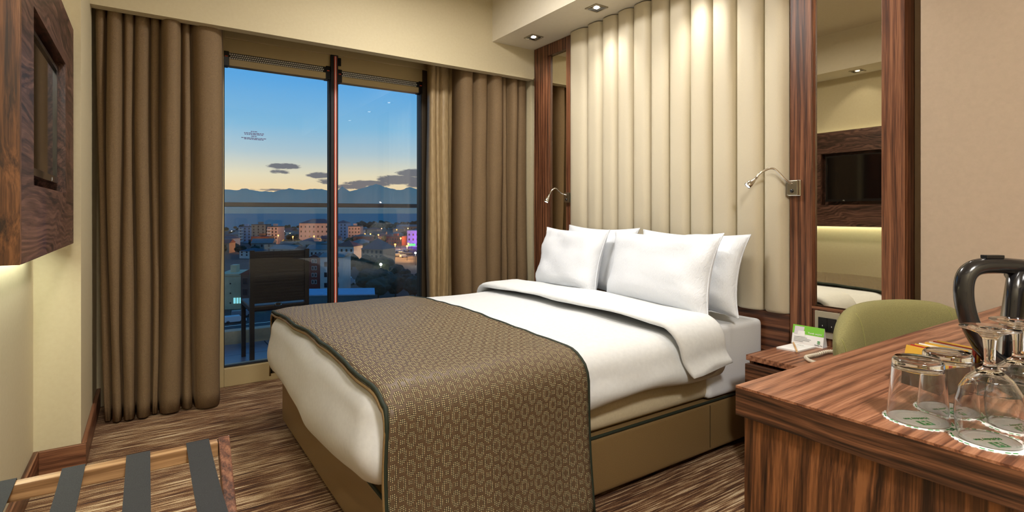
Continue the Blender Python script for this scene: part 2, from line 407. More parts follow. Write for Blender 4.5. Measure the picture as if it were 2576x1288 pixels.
for (px0, px1, py) in [(631, 648, 330.5), (614, 664, 333.5), (615, 662, 337), (632, 646, 342.5), (607, 670, 345.5), (614, 663, 349)]:
    a = onY(px0, py, YW + .01); b_ = onY(px1, py + (px1 - px0) * .11, YW + .01); mb = MB(); x0 = a.x
    zc = (a.z + onY(px0, py, YW + .01).z) / 2
    while x0 < b_.x:
        wd = random.uniform(.006, .022); x1 = min(x0 + wd, b_.x)
        mb.box(x0, YW + .0085, zc - .0026, x1, YW + .0098, zc + .0026); x0 = x1 + .003
    obj('sticker_print_line', mb, 'print_glass', win)

# ------------------------------------------------------------------ ceiling downlights and two added fill lamps (each carries its own light)
def downlight(x, y, z, label, power, group=None, spot=110, tgt=(0, 0, -1), blend=1.0):
    th = thing('recessed_downlight', label, 'downlight', (x, y, z), 0, group)
    s, q, h = .050, .043, .012
    mb = MB()
    for (a, b_, c, d) in ((-s, -s, s, -q), (-s, q, s, s), (-s, -q, -q, q), (q, -q, s, q)):
        mb.box(x + a, y + b_, z - .006, x + c, y + d, z)
    obj('trim_ring', mb, 'nickel', th)
    mb = MB()
    for i in range(4):
        c0 = [(-q, -q), (q, -q), (q, q), (-q, q)]; (a0, a1), (b0, b1) = c0[i], c0[(i + 1) % 4]; k = .45
        j = len(mb.v)
        mb.v += [(x + a0, y + a1, z - .004), (x + b0, y + b1, z - .004), (x + b0 * k, y + b1 * k, z - .0002), (x + a0 * k, y + a1 * k, z - .0002)]
        mb.f.append((j, j + 1, j + 2, j + 3))
    obj('reflector', mb, 'reflector', th, fix=False)
    obj('bulb', B(x - q * .28, y - q * .28, z - .004, x + q * .28, y + q * .28, z - .0012), 'lamp_glow', th)
    light('downlight_spot', 'SPOT', (x, y, z - .014), power, WARM2, th, target=tgt, spot_size=math.radians(spot), spot_blend=blend, shadow_soft_size=.03)
    return th
LW = 13
downlight(2.28, 3.10, ZS, 'square recessed downlight in the headboard soffit, next to the curtained window wall', LW)
downlight(2.27, 2.44, ZS, 'square recessed downlight in the headboard soffit above the curtain side pillows', LW)
downlight(2.27, 1.78, ZS, 'square recessed downlight in the headboard soffit above the mirror side pillows', LW * 1.35)
downlight(2.27, 1.12, ZS, 'square recessed downlight in the headboard soffit above the nightstand and tall mirror', LW)
downlight(2.27, .35, ZS, 'square recessed downlight in the headboard soffit above the desk', LW * .5)
for k, y in enumerate((2.25, 1.35, .45)):
    downlight(-.24, y, 2.34, ['square downlight above the window end of the television panel', 'square downlight above the entrance end of the television panel',
                              'square downlight in the soffit between television and entrance'][k], LW * 1.2)
lp = thing('added_fill_lamp', 'added round white ceiling fill lamp over the foot of the bed', 'lamp', (1.25, 2.3, ZC))  # unseen fixture, added to raise the general brightness of the room
obj('lamp_body', MB().lathe([(0, ZC - .002), (.25, ZC - .002), (.25, ZC - .06), (.235, ZC - .065), (0, ZC - .065)], (1.25, 2.3, 0), 40), 'white_plastic', lp, smooth=False)
obj('diffuser', MB().lathe([(0, ZC - .066), (.225, ZC - .066), (.21, ZC - .074), (0, ZC - .078)], (1.25, 2.3, 0), 40), 'ceiling_paint', lp, smooth=True)
light('added_fill_light', 'AREA', (1.25, 2.3, ZC - .09), 34, WARM, lp, shape='DISK', size=.42)
le = thing('added_fill_lamp', 'added round white ceiling fill lamp in the entrance near the desk', 'lamp', (.25, -.75, ZC))  # second added fixture behind the camera, fills bed side, desk and carpet
obj('lamp_body', MB().lathe([(0, ZC - .002), (.25, ZC - .002), (.25, ZC - .06), (.235, ZC - .065), (0, ZC - .065)], (.25, -.75, 0), 40), 'white_plastic', le, smooth=False)
obj('diffuser', MB().lathe([(0, ZC - .066), (.225, ZC - .066), (.21, ZC - .074), (0, ZC - .078)], (.25, -.75, 0), 40), 'ceiling_paint', le, smooth=True)
light('added_fill_light', 'AREA', (.25, -.75, ZC - .09), 80, WARM, le, shape='DISK', size=.42)

# ------------------------------------------------------------------ television panel on the left wall
XT = -.249
Y0, Y1, Z0, Z1 = 1.71, 2.83, .957, 1.828
R0, R1, RZ0, RZ1 = 1.898, 2.57, 1.154, 1.63
tp = thing('media_wall_unit', 'dark walnut wall panel with a recess holding the television', 'wall unit', (XL + .002, Y0, Z0))
for (a, b_, c, d) in ((Y0 + .018, R0, Z0, Z1), (R1, Y1, Z0, Z1), (R0, R1, Z0, RZ0), (R0, R1, RZ1, Z1)):
    obj('panel_board', B(XL + .03, a, c, XT, b_, d), 'tv_wood', tp)
obj('end_board', B(XL + .03, Y0, Z0, XT, Y0 + .018, Z1), 'tv_wood_end', tp, bevel=.001)
obj('recess_back', B(XL + .03, R0, RZ0, XL + .05, R1, RZ1), 'tv_wood', tp)
obj('wall_batten', B(XL + .002, Y0 + .1, Z0 + .1, XL + .03, Y1 - .1, Z1 - .1), 'frame_dark', tp)
st_ = obj('light_strip', B(XL + .005, Y0 + .05, Z0 + .02, XL + .028, Y1 - .05, Z0 + .032), 'strip_glow', tp)
light('strip_light', 'AREA', (XL + .02, (Y0 + Y1) / 2, Z0 + .015), 4.5, (.93, 1.0, .80), tp, target=(.25, 0, -1), shape='RECTANGLE', size=.95, size_y=.02)
obj('light_strip', B(XL + .005, Y0 + .05, Z1 - .032, XL + .028, Y1 - .05, Z1 - .02), 'strip_glow', tp)
tv = thing('television', 'black flat television set into the walnut wall panel', 'television', (XL + .052, R0 + .03, RZ0 + .03))
TA, TB, TC, TD, TF = R0 + .035, R1 - .035, RZ0 + .032, RZ1 - .025, -.268
obj('housing', B(XL + .052, TA + .01, TC + .01, TF - .02, TB - .01, TD - .01), 'black_plastic', tv, bevel=.004)
obj('bezel', MB().box(TF - .02, TA, TC, TF, TA + .013, TD).box(TF - .02, TB - .013, TC, TF, TB, TD).box(TF - .02, TA + .013, TD - .013, TF, TB - .013, TD)
    .box(TF - .02, TA + .013, TC, TF + .003, TB - .013, TC + .022), 'black_satin', tv)
obj('screen', B(TF - .02, TA + .013, TC + .022, TF - .006, TB - .013, TD - .013), 'tv_screen', tv)
obj('lettering', text_mb('ph', .016, (0, 1, 0), (0, 0, 1), (TF + .0034, TB - .16, TC + .005)), 'tv_logo', tv)

# ------------------------------------------------------------------ headboard wall: mirrors, padded headboard, reading lamps
def mirror_unit(name, label, y0, y1, m0, m1, zm0, zm1, rail_label=None):
    u = thing(name, label, 'mirror', (XR, y0, 0))
    D = XR - .002
    obj('stile', B(XF, y0, .0, D, m0, ZS - .002), 'walnut_z', u, bevel=.002)
    obj('stile', B(XF, m1, .0, D, y1, ZS - .002), 'walnut_z', u, bevel=.002)
    obj('top_rail', B(XF, m0, zm1, D, m1, ZS - .002), 'walnut_z', u, bevel=.002)
    obj('bottom_panel', B(XF + .004, m0, 0, D, m1, zm0), 'walnut_z', u, bevel=.002)
    obj('sill_strip', B(XF, m0, zm0 - .012, XF + .022, m1, zm0), 'walnut_y', u)
    obj('mirror_pane', B(2.484, m0, zm0, D, m1, zm1), 'mirror', u)
    for a, b_ in ((m0, m0 + .006), (m1 - .006, m1)):
        obj('inner_bead', B(2.478, a, zm0, 2.4835, b_, zm1), 'walnut_z', u)
    return u
mirror_unit('wall_mirror', 'narrow mirror in a walnut frame beside the curtain, window side of the headboard', 2.902, YB - .014, 2.957, 3.17, .66, 2.245)
mirror_unit('wall_mirror', 'tall mirror in a walnut frame above the nightstand, reflecting the television', .893, 1.349, .974, 1.25, .666, 2.25)
hb = thing('padded_headboard', 'beige padded wall headboard of tall rounded vertical channels behind the bed', 'headboard', (XR, 1.353, 0))
HP = [onX(q, 500, 2.445).y for q in (1441, 1478, 1515, 1554, 1593, 1637, 1683, 1735, 1790, 1850, 1920, 1988)]
HP[0] = 2.900; HP[-1] = 1.352
for k in range(11):
    a, b_ = HP[k + 1] + .0018, HP[k] - .0018
    n = 18; prof = []
    for j in range(n + 1):
        s_ = math.sin((-1 + 2 * j / n) * math.pi / 2)
        prof.append((2.482 - .062 * (1 - abs(s_) ** 3.6) ** .5, a + (b_ - a) * (s_ + 1) / 2))
    rows = []
    for zz, ins in ((.613, .016), (.618, .007), (.628, .0), (1.4, 0), (ZS - .006, 0)):
        rows.append([(min(x_ + ins, 2.487), y_, zz) for x_, y_ in prof])
    mb = MB().grid(rows); 
    i = len(mb.v); mb.v += [(2.49, a, .613), (2.49, b_, .613), (2.49, a, ZS - .006), (2.49, b_, ZS - .006)]
    obj('padded_channel', mb, 'headboard_fabric', hb, smooth=True)
obj('back_board', B(2.486, 1.352, 0, XR - .002, 2.90, ZS - .002), 'frame_dark', hb)
obj('bottom_rail', B(XF, 1.352, 0, 2.486, 2.90, .611), 'walnut_y', hb, bevel=.002)

def reading_lamp(label, base, path, aim, side):
    L = thing('reading_lamp', label, 'lamp', base, 0, None)
    bx, by, bz = base
    obj('mount_plate', B(XF - .008, by - .030, bz - .036, XF, by + .030, bz + .036), 'chrome', L, bevel=.002)
    obj('mount_block', B(XF - .026, by - .026, bz - .034, XF - .008, by + .026, bz + .034), 'nickel', L, bevel=.003)
    bt = MB(); rows = [[(XF - .026 - d, by + r * math.cos(q), bz - .014 + r * math.sin(q)) for q in [2 * math.pi * j / 16 for j in range(16)]] for r, d in ((.0085, 0), (.0085, .003), (.006, .006), (.0001, .0065))]
    obj('switch_button', bt.grid(rows, closev=True), 'black_satin', L, smooth=True)
    P = smooth_path([(XF - .024, by, bz + .016)] + path, 8)
    obj('gooseneck', MB().tube(P, .0048, 10), 'chrome', L, smooth=True)
    e = P[-1]; d = Vector(aim).normalized(); up = Vector((0, 0, 1)); a = d.cross(up).normalized(); c = a.cross(d)
    rows = []
    for r, q in ((.0001, -.004), (.006, -.003), (.0075, .012), (.013, .028), (.0165, .044), (.0165, .056), (.015, .058), (.0145, .05), (.0001, .049)):
        rows.append([e + d * q + (a * math.cos(v) + c * math.sin(v)) * r for v in [2 * math.pi * j / 20 for j in range(20)]])
    hd = obj('lamp_head', MB().grid(rows, closev=True), 'chrome', L, smooth=True)
    rows = [[e + d * q + (a * math.cos(v) + c * math.sin(v)) * r for v in [2 * math.pi * j / 16 for j in range(16)]] for r, q in ((.0001, .0545), (.0125, .0545), (.0125, .0500))]
    obj('bulb', MB().grid(rows, closev=True), 'led_glow', hd)
    light('reading_spot', 'SPOT', e + d * .062, 3.0, (1, .95, .86), L, target=d, spot_size=math.radians(100), spot_blend=.8, shadow_soft_size=.012)
    return L
b1 = onX(2000, 473, XF); b2 = onX(1432, 497, XF)
reading_lamp('chrome gooseneck reading lamp on the walnut post beside the tall mirror', (XF, b1.y, b1.z),
             [onX(1975, 452, 2.41), onX(1945, 424, 2.38), onX(1915, 434, 2.34), onX(1903, 447, 2.325)], onX(1880, 468, 2.29) - onX(1903, 447, 2.325), 1)
reading_lamp('chrome gooseneck reading lamp on the narrow mirror post beside the curtain', (XF, b2.y, b2.z),
             [onX(1412, 486, 2.41), onX(1398, 474, 2.36), onX(1387, 480, 2.33), onX(1382, 490, 2.32)], (-.35, .05, -.7), -1)
# light switches below the tall mirror
sp = onX(2082, 818, XF)
sw = thing('light_switch_plate', 'nickel wall plate with two black switches below the tall mirror', 'light switch', (XF, sp.y, sp.z))
obj('plate', B(XF - .006, sp.y - .052, sp.z - .058, XF + .003, sp.y + .052, sp.z + .058), 'plate_grey', sw, bevel=.002)
for k in (-1, 1):
    r_ = obj('rocker', B(XF - .011, sp.y - .002 + (k - 1) * .019, sp.z - .028, XF - .006, sp.y + (k + 1) * .019 - .002 - .0012, sp.z + .032), 'black_plastic', sw, bevel=.001)
    obj('rocker_mark', B(XF - .0116, sp.y + k * .019 - .004, sp.z - .006, XF - .0109, sp.y + k * .019 - .001, sp.z - .001), 'tv_logo', r_)

# ------------------------------------------------------------------ curtains
def curtain(name, label, material, bounds, Ybase, ztop, amp, seed, flare=.0, depth_cap=.075, thick=True):
    rnd = random.Random(seed)
    X = [onY(p_, 500, Ybase).x for p_ in bounds]
    rows = []; nz = 30; sub = 12
    ph = [rnd.uniform(0, 6.28) for _ in X]; a1 = [rnd.uniform(.3, 1) for _ in X]; am = [rnd.uniform(.75, 1.15) for _ in X]
    zs = [ztop - (ztop - .012) * (k / nz) ** .9 for k in range(nz + 1)]
    for z_ in zs:
        q = (ztop - z_) / ztop
        xb = [x_ + (.010 * a1[i] * math.sin(ph[i] + q * 3.2) + .004 * math.sin(ph[i] * 2 + q * 9)) * (0.25 + q) + (flare * q * q * (1 if i == 0 else .4 if i == 1 else 0)) for i, x_ in enumerate(X)]
        r = []
        for i in range(len(X) - 1):
            wd = xb[i + 1] - xb[i]; A = min(depth_cap, wd * amp * am[i]) * (1 + .18 * math.sin(ph[i] + q * 4))
            for j in range(sub):
                s_ = -1 + 2 * j / sub
                yb = -A * (1 - abs(s_) ** 2.6) ** .5 if abs(s_) < .999 else .05 * min(1, wd * 14)
                wr = noise.noise(Vector((xb[i] * 9 + s_, z_ * 5, seed))) * .006 * (.3 + q) + (noise.noise(Vector((xb[i] * 30 + s_ * 2, z_ * 16, seed))) * .010 if z_ < .16 else 0)
                r.append((xb[i] + wd * j / sub, Ybase + yb + wr, z_))
        r.append((xb[-1], Ybase, z_)); rows.append(r)
    o = obj(name, MB().grid(rows), material, smooth=True)
    sm = o.modifiers.new('thickness', 'SOLIDIFY'); sm.thickness = .003; sm.offset = 1
    return o
c = curtain('window_curtain', '', 'curtain_fabric', [238, 268, 310, 340, 380, 401, 455, 480, 560], 3.49, 2.63, 1.25, 3, flare=.05, depth_cap=.10)
tag(c, 'brown curtain hanging in deep folds between the wall column and the window', 'curtain')
c = curtain('window_curtain', '', 'curtain_fabric', [1146, 1182, 1216, 1252, 1264, 1288, 1313, 1345], 3.52, 2.63, 1.2, 9, depth_cap=.10)
tag(c, 'brown curtain hanging in folds between the window and the narrow mirror', 'curtain')
c = curtain('curtain_lining', '', 'lining_fabric', [1080, 1096, 1106, 1127, 1146], 3.645, 2.63, .7, 12)
tag(c, 'pale moire lining curtain at the edge of the window beside the brown curtain', 'curtain')
tr_ = thing('curtain_track', 'slim pale curtain track behind the bulkhead above the window', 'curtain track', (-.2, 3.42, 2.66))
obj('rail', B(-.228, 3.425, 2.645, 2.475, 3.455, 2.68), 'white_plastic', tr_); obj('rail', B(-.228, 3.53, 2.645, 2.475, 3.555, 2.68), 'white_plastic', tr_)

# ------------------------------------------------------------------ bed
BX0, BX1, BY0, BY1 = .565, 2.452, 1.48, 2.92
bd = thing('divan_bed', 'brown satin upholstered bed base on the striped carpet', 'bed', (BX0, BY0, 0))
obj('base_box', B(BX0, BY0, .03, BX1, BY1, .25), 'satin', bd, bevel=.022, seg=4, smooth=True)
xs = onY(1786, 1000, BY0).x
obj('seam', B(xs - .0015, BY0 - .0015, .05, xs + .0015, BY0 + .002, .235), 'frame_dark', bd)
obj('edge_piping', MB().tube([(BX1 - .03, BY0 + .004, .249), (BX0 + .03, BY0 + .004, .249), (BX0 + .004, BY0 + .03, .249), (BX0 + .004, BY1 - .03, .249)], .006, 6), 'piping_green', bd, smooth=True)
for a in (BX0 + .06, BX1 - .1):
    for b_ in (BY0 + .06, BY1 - .1): obj('foot', B(a, b_, 0, a + .05, b_ + .05, .032), 'black_plastic', bd)
mt = thing('mattress', 'cream mattress with a fitted white sheet at the pillow end', 'mattress', (BX0, BY0, .255))
obj('mattress_core', B(BX0 + .005, BY0 + .012, .256, BX1 - .02, BY1 - .005, .545), 'mattress_cream', mt, bevel=.05, seg=5, smooth=True)
xs2 = onY(1782, 970, BY0).x
obj('fitted_sheet', B(xs2, BY0 - .004, .258, BX1, BY1 + .006, .574), 'sheet_white', mt, bevel=.03, seg=5, smooth=True)

def drape(yn, yf, ztop, hemn, hemf, r, crown, out=.0, nt=26):
    """path across the bed (near hem -> over the top -> far hem) as (y, z, arclength)"""
    P = []
    for k in range(9):
        f = k / 9; P.append((yn - out * (1 - f) + .012 * math.sin(f * math.pi), hemn + (ztop - r - hemn) * f))
    for k in range(7):
        a = math.pi / 2 * k / 6; P.append((yn + r - r * math.cos(a), ztop - r + r * math.sin(a)))
    for k in range(1, nt):
        f = k / nt; P.append((yn + r + (yf - yn - 2 * r) * f, ztop + crown * 4 * f * (1 - f)))
    for k in range(7):
        a = math.pi / 2 * (1 - k / 6); P.append((yf - r + r * math.cos(a), ztop - r + r * math.sin(a)))
    for k in range(1, 7):
        f = k / 6; P.append((yf + out * f, ztop - r - (ztop - r - hemf) * f))
    L = [0]
    for a, b_ in zip(P, P[1:]): L.append(L[-1] + math.hypot(a[0] - b_[0], a[1] - b_[1]))
    return [(a[0], a[1], l) for a, l in zip(P, L)]
# duvet: skirt around a rounded outline, closed by the top
DX0, DX1, DY0, DY1, DZ = .500, 2.06, 1.415, 2.985, .588
def outline(off):
    x0, y0, y1, r = DX0 + off, DY0 + off, DY1 - off, max(.13 - off * .5, .05)
    P = [(DX1 - (DX1 - x0 - r) * k / 22, y0) for k in range(22)]
    P += [(x0 + r - r * math.sin(math.pi / 2 * k / 8), y0 + r - r * math.cos(math.pi / 2 * k / 8)) for k in range(9)]
    P += [(x0, y0 + r + (y1 - y0 - 2 * r) * k / 18) for k in range(1, 18)]
    P += [(x0 + r - r * math.cos(math.pi / 2 * k / 8), y1 - r + r * math.sin(math.pi / 2 * k / 8)) for k in range(9)]
    P += [(x0 + r + (DX1 - x0 - r) * k / 22, y1) for k in range(1, 23)]
    return P
def duvet_z(x_, y_):
    f = max(0, min(1, (y_ - DY0) / (DY1 - DY0))); g = max(0, min(1, (x_ - DX0) / .25))
    return DZ + .014 * (4 * f * (1 - f)) * (.5 + .5 * g) + .012 * noise.noise(Vector((x_ * 3, y_ * 3, 1)))
rows = []
SH = .10
def hem(x_, y_):
    if x_ < DX0 + .06: return .275 + .03 * math.sin(y_ * 5 + .6)
    if y_ < DY0 + .2: return .335 + .05 * min(1, max(0, (x_ - DX0) / .8)) + .012 * math.sin(x_ * 9)
    return .36
levels = [(0, 0.0, .012), (0, .25, -.010), (0, .5, -.016), (0, .75, -.010), (0, 1.0, 0)]
for _, f, o_ in levels:
    r = []
    for (x_, y_), (xb, yb) in zip(outline(o_), outline(o_)):
        h = hem(x_, y_); wv = .010 * noise.noise(Vector((x_ * 7, y_ * 7, f * 2)))
        r.append((x_ + (wv if x_ < DX0 + .1 else 0), y_ + (wv if y_ < DY0 + .1 else 0), h + (DZ - SH - h) * f))
    rows.append(r)
for k in range(1, 7):
    a = math.pi / 2 * k / 6; off = SH * (1 - math.cos(a))
    rows.append([(x_, y_, DZ - SH + SH * math.sin(a) + (duvet_z(x_, y_) - DZ) * (k / 6) ** 2) for x_, y_ in outline(off)])
base = outline(SH)
for k in range(1, 13):
    f = k / 12; r = []
    for x_, y_ in base:
        cx = max(x_, min(1.0 + .0 * x_, DX1)); cy = (DY0 + DY1) / 2
        X2 = x_ + (cx - x_) * f; Y2 = y_ + (cy - y_) * f
        r.append((X2, Y2, duvet_z(X2, Y2)))
    rows.append(r)
dv = thing('duvet', 'white duvet spread over the bed with its top edge folded back', 'duvet', (DX0, DY0, .3))
o = obj('duvet_cover', MB().grid(rows), 'duvet_white', dv, smooth=True, weld=.002)
sm = o.modifiers.new('thickness', 'SOLIDIFY'); sm.thickness = .012; sm.offset = -1
sb = o.modifiers.new('soft', 'SUBSURF'); sb.levels = 1; sb.render_levels = 1
# folded band
PT = drape(DY0 - .020, DY1 + .01, DZ + .042, .440, .44, .10, .018, .035)
rows = []
for i, (y_, z_, l) in enumerate(PT):
    q = max(0, 1 - l / .2); xa = 1.735 + .05 * q - .02 * math.sin(l * 2.0); xb = 2.035 - .0 * q
    T = .017 + .004 * math.sin(l * 9)
    if i in (0, len(PT) - 1): T = .010
    j = min(max(i, 1), len(PT) - 2); ty, tz = PT[j + 1][0] - PT[j - 1][0], PT[j + 1][1] - PT[j - 1][1]; n_ = math.hypot(ty, tz); ny, nz_ = -tz / n_, ty / n_
    sec = []
    for k in range(20):
        a = 2 * math.pi * k / 20; cx, cn_ = math.cos(a), math.sin(a)
        sx_ = math.copysign(abs(cx) ** .45, cx); sn = math.copysign(abs(cn_) ** .8, cn_)
        xx = (xa + xb) / 2 + sx_ * (xb - xa) / 2
        h_ = sn * T + .006 * noise.noise(Vector((xx * 8, l * 5, 3)))
        sec.append((xx + .012 * noise.noise(Vector((l * 4, cx, 7))), y_ + ny * h_, z_ + nz_ * h_ + .012 * q * (1 if sx_ > 0 else -1)))
    rows.append(sec)
o = obj('folded_edge', MB().grid(rows, closev=True, cap=True), 'duvet_white', dv, smooth=True)
# throw with dark green piping
TX0, TX1 = .530, 1.25
TP = drape(DY0 - .022, DY1 + .018, DZ + .016, .055, .25, .105, .014, .012, 40)
NX = 30; rows = []; uvs = []
for (y_, z_, l) in TP:
    r = []
    top = z_ > DZ - .02
    for k in range(NX + 1):
        f = k / NX; x_ = TX0 + (TX1 - TX0) * f + (.005 * math.sin(l * 6.0) + .004 * math.sin(l * 15)) * (1 - f) + .010 * math.sin(l * 4 + 1) * f
        droop = .014 * max(0, 1 - f * 8) ** 1.5 if top else 0
        hang = max(0, 1 - l / .5)
        bw = hang * (.014 * math.sin(x_ * 16 + 1) + .008 * math.sin(x_ * 37))
        zz = z_ - droop + .004 * noise.noise(Vector((x_ * 10, l * 10, 2)))
        if top: zz += .5 * (duvet_z(x_, y_) - DZ - .012)
        r.append((x_, y_ - max(-.004, bw), zz)); uvs.append((x_, l))
    rows.append(r)
th = thing('bed_throw', 'brown jacquard bed throw with dark green piping across the foot of the bed', 'throw blanket', (TX0, DY0, .05))
o = obj('throw_cloth', MB().grid(rows), 'throw_jacquard', th, smooth=True, uvs=uvs)
sm = o.modifiers.new('thickness', 'SOLIDIFY'); sm.thickness = .006; sm.offset = 1
for k in (0, NX):
    obj('edge_piping', MB().tube([(r[k][0], r[k][1] - .002, r[k][2] + .003) for r in rows], .0065, 8), 'piping_green', th, smooth=True)
obj('backing_edge', MB().tube([(r[0][0] - .004, r[0][1], r[0][2] - .011) for r in rows], .0055, 6), 'satin', th, smooth=True)

# pillows from their four corners (bottom-near, bottom-far, top-far, top-near) 
def pillow(label, bn, bf, tf, tn, T, seed):
    bn, bf, tf, tn = map(Vector, (bn, bf, tf, tn)); N = (bf - bn).cross(tn - bn).normalized()
    if N.x > 0: N = -N
    c = (bn + bf + tf + tn) / 4
    p = thing('pillow', label, 'pillow', (c.x, c.y, min(bn.z, bf.z)))
    n = 22; front = []; back = []; edge = []
    def pt(u, v_):
        a = .11; uu = u * (1 - a * (1 - v_ * v_) * abs(u) ** 3); w_ = v_ * (1 - a * (1 - u * u) * abs(v_) ** 3)
        s_, t_ = (uu + 1) / 2, (w_ + 1) / 2
        return bn * (1 - s_) * (1 - t_) + bf * s_ * (1 - t_) + tf * s_ * t_ + tn * (1 - s_) * t_
    for i in range(n + 1):
        rf = []; rb = []
        for j in range(n + 1):
            u, v_ = -1 + 2 * i / n, -1 + 2 * j / n
            u = math.sin(u * math.pi / 2); v_ = math.sin(v_ * math.pi / 2)
            h_ = T * (max(0, (1 - u ** 4) * (1 - v_ ** 4))) ** .55 * (1 - .18 * v_)
            wr = .017 * noise.noise(Vector((u * 2.2, v_ * 2.2, seed))) + .009 * noise.noise(Vector((u * 6, v_ * 6, seed + 5)))
            wr += .009 * math.sin(7 * math.atan2(v_ + .001, u)) * max(0, (abs(u) * abs(v_)) - .25)
            wr *= min(1, h_ / T * 2)
            q = pt(u, v_); rf.append(q + N * (h_ + wr)); rb.append(q - N * (h_ * .8))
        front.append(rf); back.append(rb)
    mb = MB().grid(front).grid(back)
    o = obj('pillow_case', mb, 'pillow_white', p, smooth=True, fix=False)
    bm = bmesh.new(); bm.from_mesh(o.data); bmesh.ops.remove_doubles(bm, verts=bm.verts, dist=.0006); bmesh.ops.recalc_face_normals(bm, faces=bm.faces); bm.to_mesh(o.data); bm.free()
    ring = [front[k][0] for k in range(n)] + [front[n][k] for k in range(n)] + [front[n - k][n] for k in range(n)] + [front[0][n - k] for k in range(n + 1)]
    obj('seam', MB().tube(ring, .003, 5, cap=False), 'pillow_white', p, smooth=True)
ZB = .612
pillow('plump white pillow leaning in front of another on the tall mirror side of the bed', (2.005, 1.455, ZB - .005), (2.05, 2.13, ZB), (2.215, 2.225, .975), (2.215, 1.525, .985), .085, 1)
pillow('white pillow leaning in front of another on the curtain side of the bed', (2.035, 2.20, ZB), (2.05, 2.76, ZB), (2.235, 2.885, .985), (2.22, 2.275, .982), .08, 2)
pillow('white pillow standing against the headboard behind the plump one, tall mirror side', (2.20, 1.44, ZB - .005), (2.23, 2.13, ZB), (2.355, 2.14, .985), (2.35, 1.475, .978), .07, 3)
pillow('white pillow against the headboard on the curtain side, mostly hidden by another pillow', (2.22, 2.17, ZB), (2.235, 2.80, ZB), (2.36, 2.80, 1.0), (2.355, 2.17, .992), .07, 4)

# ------------------------------------------------------------------ nightstand and the things on it
NX0, NX1, NY0, NY1, NZ = 2.037, 2.458, .985, 1.30, .50
ns = thing('nightstand', 'walnut nightstand with one drawer between bed and green chair', 'nightstand', (NX0, NY0, 0))
obj('top', B(NX0, NY0, NZ - .022, NX1, NY1, NZ), 'desk_top', ns, bevel=.0015)
for a, b_ in ((NY0 + .004, NY0 + .022), (NY1 - .022, NY1 - .004)): obj('side_panel', B(NX0 + .02, a, .0, NX1, b_, NZ - .022), 'walnut_z', ns)
obj('back_panel', B(NX1 - .015, NY0 + .022, .05, NX1, NY1 - .022, NZ - .022), 'walnut_y', ns)
obj('shelf', B(NX0 + .02, NY0 + .022, .06, NX1 - .015, NY1 - .022, .08), 'walnut_y', ns)
dr = obj('drawer', B(NX0 - .012, NY0 + .003, .29, NX0 + .012, NY1 - .003, NZ - .034), 'desk_edge', ns, bevel=.002)
hp = onX(1967, 932, NX0 - .03)
obj('handle', MB().tube(smooth_path([(NX0 - .012, 1.11, .40), (NX0 - .034, 1.12, .40), (NX0 - .034, 1.20, .40), (NX0 - .012, 1.21, .40)], 5), .005, 8), 'chrome', dr, smooth=True)
# tent card
A = onZ(1991, 862, NZ); E = onZ(2070, 877, NZ)
ax = (E - A).normalized(); nn_ = Vector((-ax.y, ax.x, 0)); nn_ = nn_ if nn_.x > 0 else -nn_
Wc = (E - A).length
tcn = thing('tent_card', 'green and white folded card standing on the nightstand', 'card', A)
hgt, dep = .082, .042
top = Vector((0, 0, hgt)) + nn_ * dep * .42
def quad(mb, a, b_, c, d):
    i = len(mb.v); mb.v += [tuple(a), tuple(b_), tuple(c), tuple(d)]; mb.f.append((i, i + 1, i + 2, i + 3)); return mb
def slab(a, b_, c, d, th_):
    n_ = (b_ - a).cross(d - a).normalized() * th_; mb = MB()
    P = [a, b_, c, d]; mb.v = [tuple(q) for q in P] + [tuple(q + n_) for q in P]
    mb.f = [(3, 2, 1, 0), (4, 5, 6, 7), (0, 1, 5, 4), (1, 2, 6, 5), (2, 3, 7, 6), (3, 0, 4, 7)]; return mb
obj('front_leaf', slab(A, E, E + top, A + top, .0008), 'paper', tcn)
obj('back_leaf', slab(A + nn_ * dep, E + nn_ * dep, E + top, A + top, .0008), 'paper', tcn)
obj('base_leaf', slab(A, E, E + nn_ * dep, A + nn_ * dep, .0006), 'paper_grey', tcn)
fn = ax.cross(top.normalized()); fn = fn if fn.x < 0 else -fn
def cardp(u, v_, d=.0015): return A + ax * (Wc * u) + top * v_ + fn * d
cu_ = Wc; 
obj('green_band', slab(cardp(0, .55, .001), cardp(1, .55, .001), cardp(1, 1, .001), cardp(0, 1, .001), .0003), 'card_green', tcn)
obj('pillow_print', slab(cardp(.06, .52, .0016), cardp(.36, .55, .0016), cardp(.38, .93, .0016), cardp(.07, .93, .0016), .0003), 'paper_grey', tcn)
obj('pillow_print', slab(cardp(.17, .42, .002), cardp(.42, .44, .002), cardp(.40, .72, .002), cardp(.19, .70, .002), .0003), 'paper', tcn)
obj('lettering', text_mb('Yastık seçimi', .0110, ax, top, cardp(.72, .62, .0018)), 'paper', tcn)
mb = MB()
for k, (wd) in enumerate((.42, .55, .5, .3)):
    q = slab(cardp(.07, .36 - .07 * k), cardp(.07 + wd, .36 - .07 * k), cardp(.07 + wd, .385 - .07 * k), cardp(.07, .385 - .07 * k), .0002); i = len(mb.v); mb.v += q.v; mb.f += [tuple(i + z_ for z_ in f_) for f_ in q.f]
obj('print_lines', mb, 'print_grey', tcn)
obj('logo', slab(cardp(.82, .17), cardp(.90, .17), cardp(.90, .32), cardp(.82, .32), .0003), 'print_green', tcn)
obj('lettering', text_mb('H', .0105, ax, top, cardp(.86, .19, .0024)), 'paper', tcn)
obj('lettering', text_mb('Holiday Inn', .0068, ax, top, cardp(.86, .08, .0018)), 'print_dark', tcn)
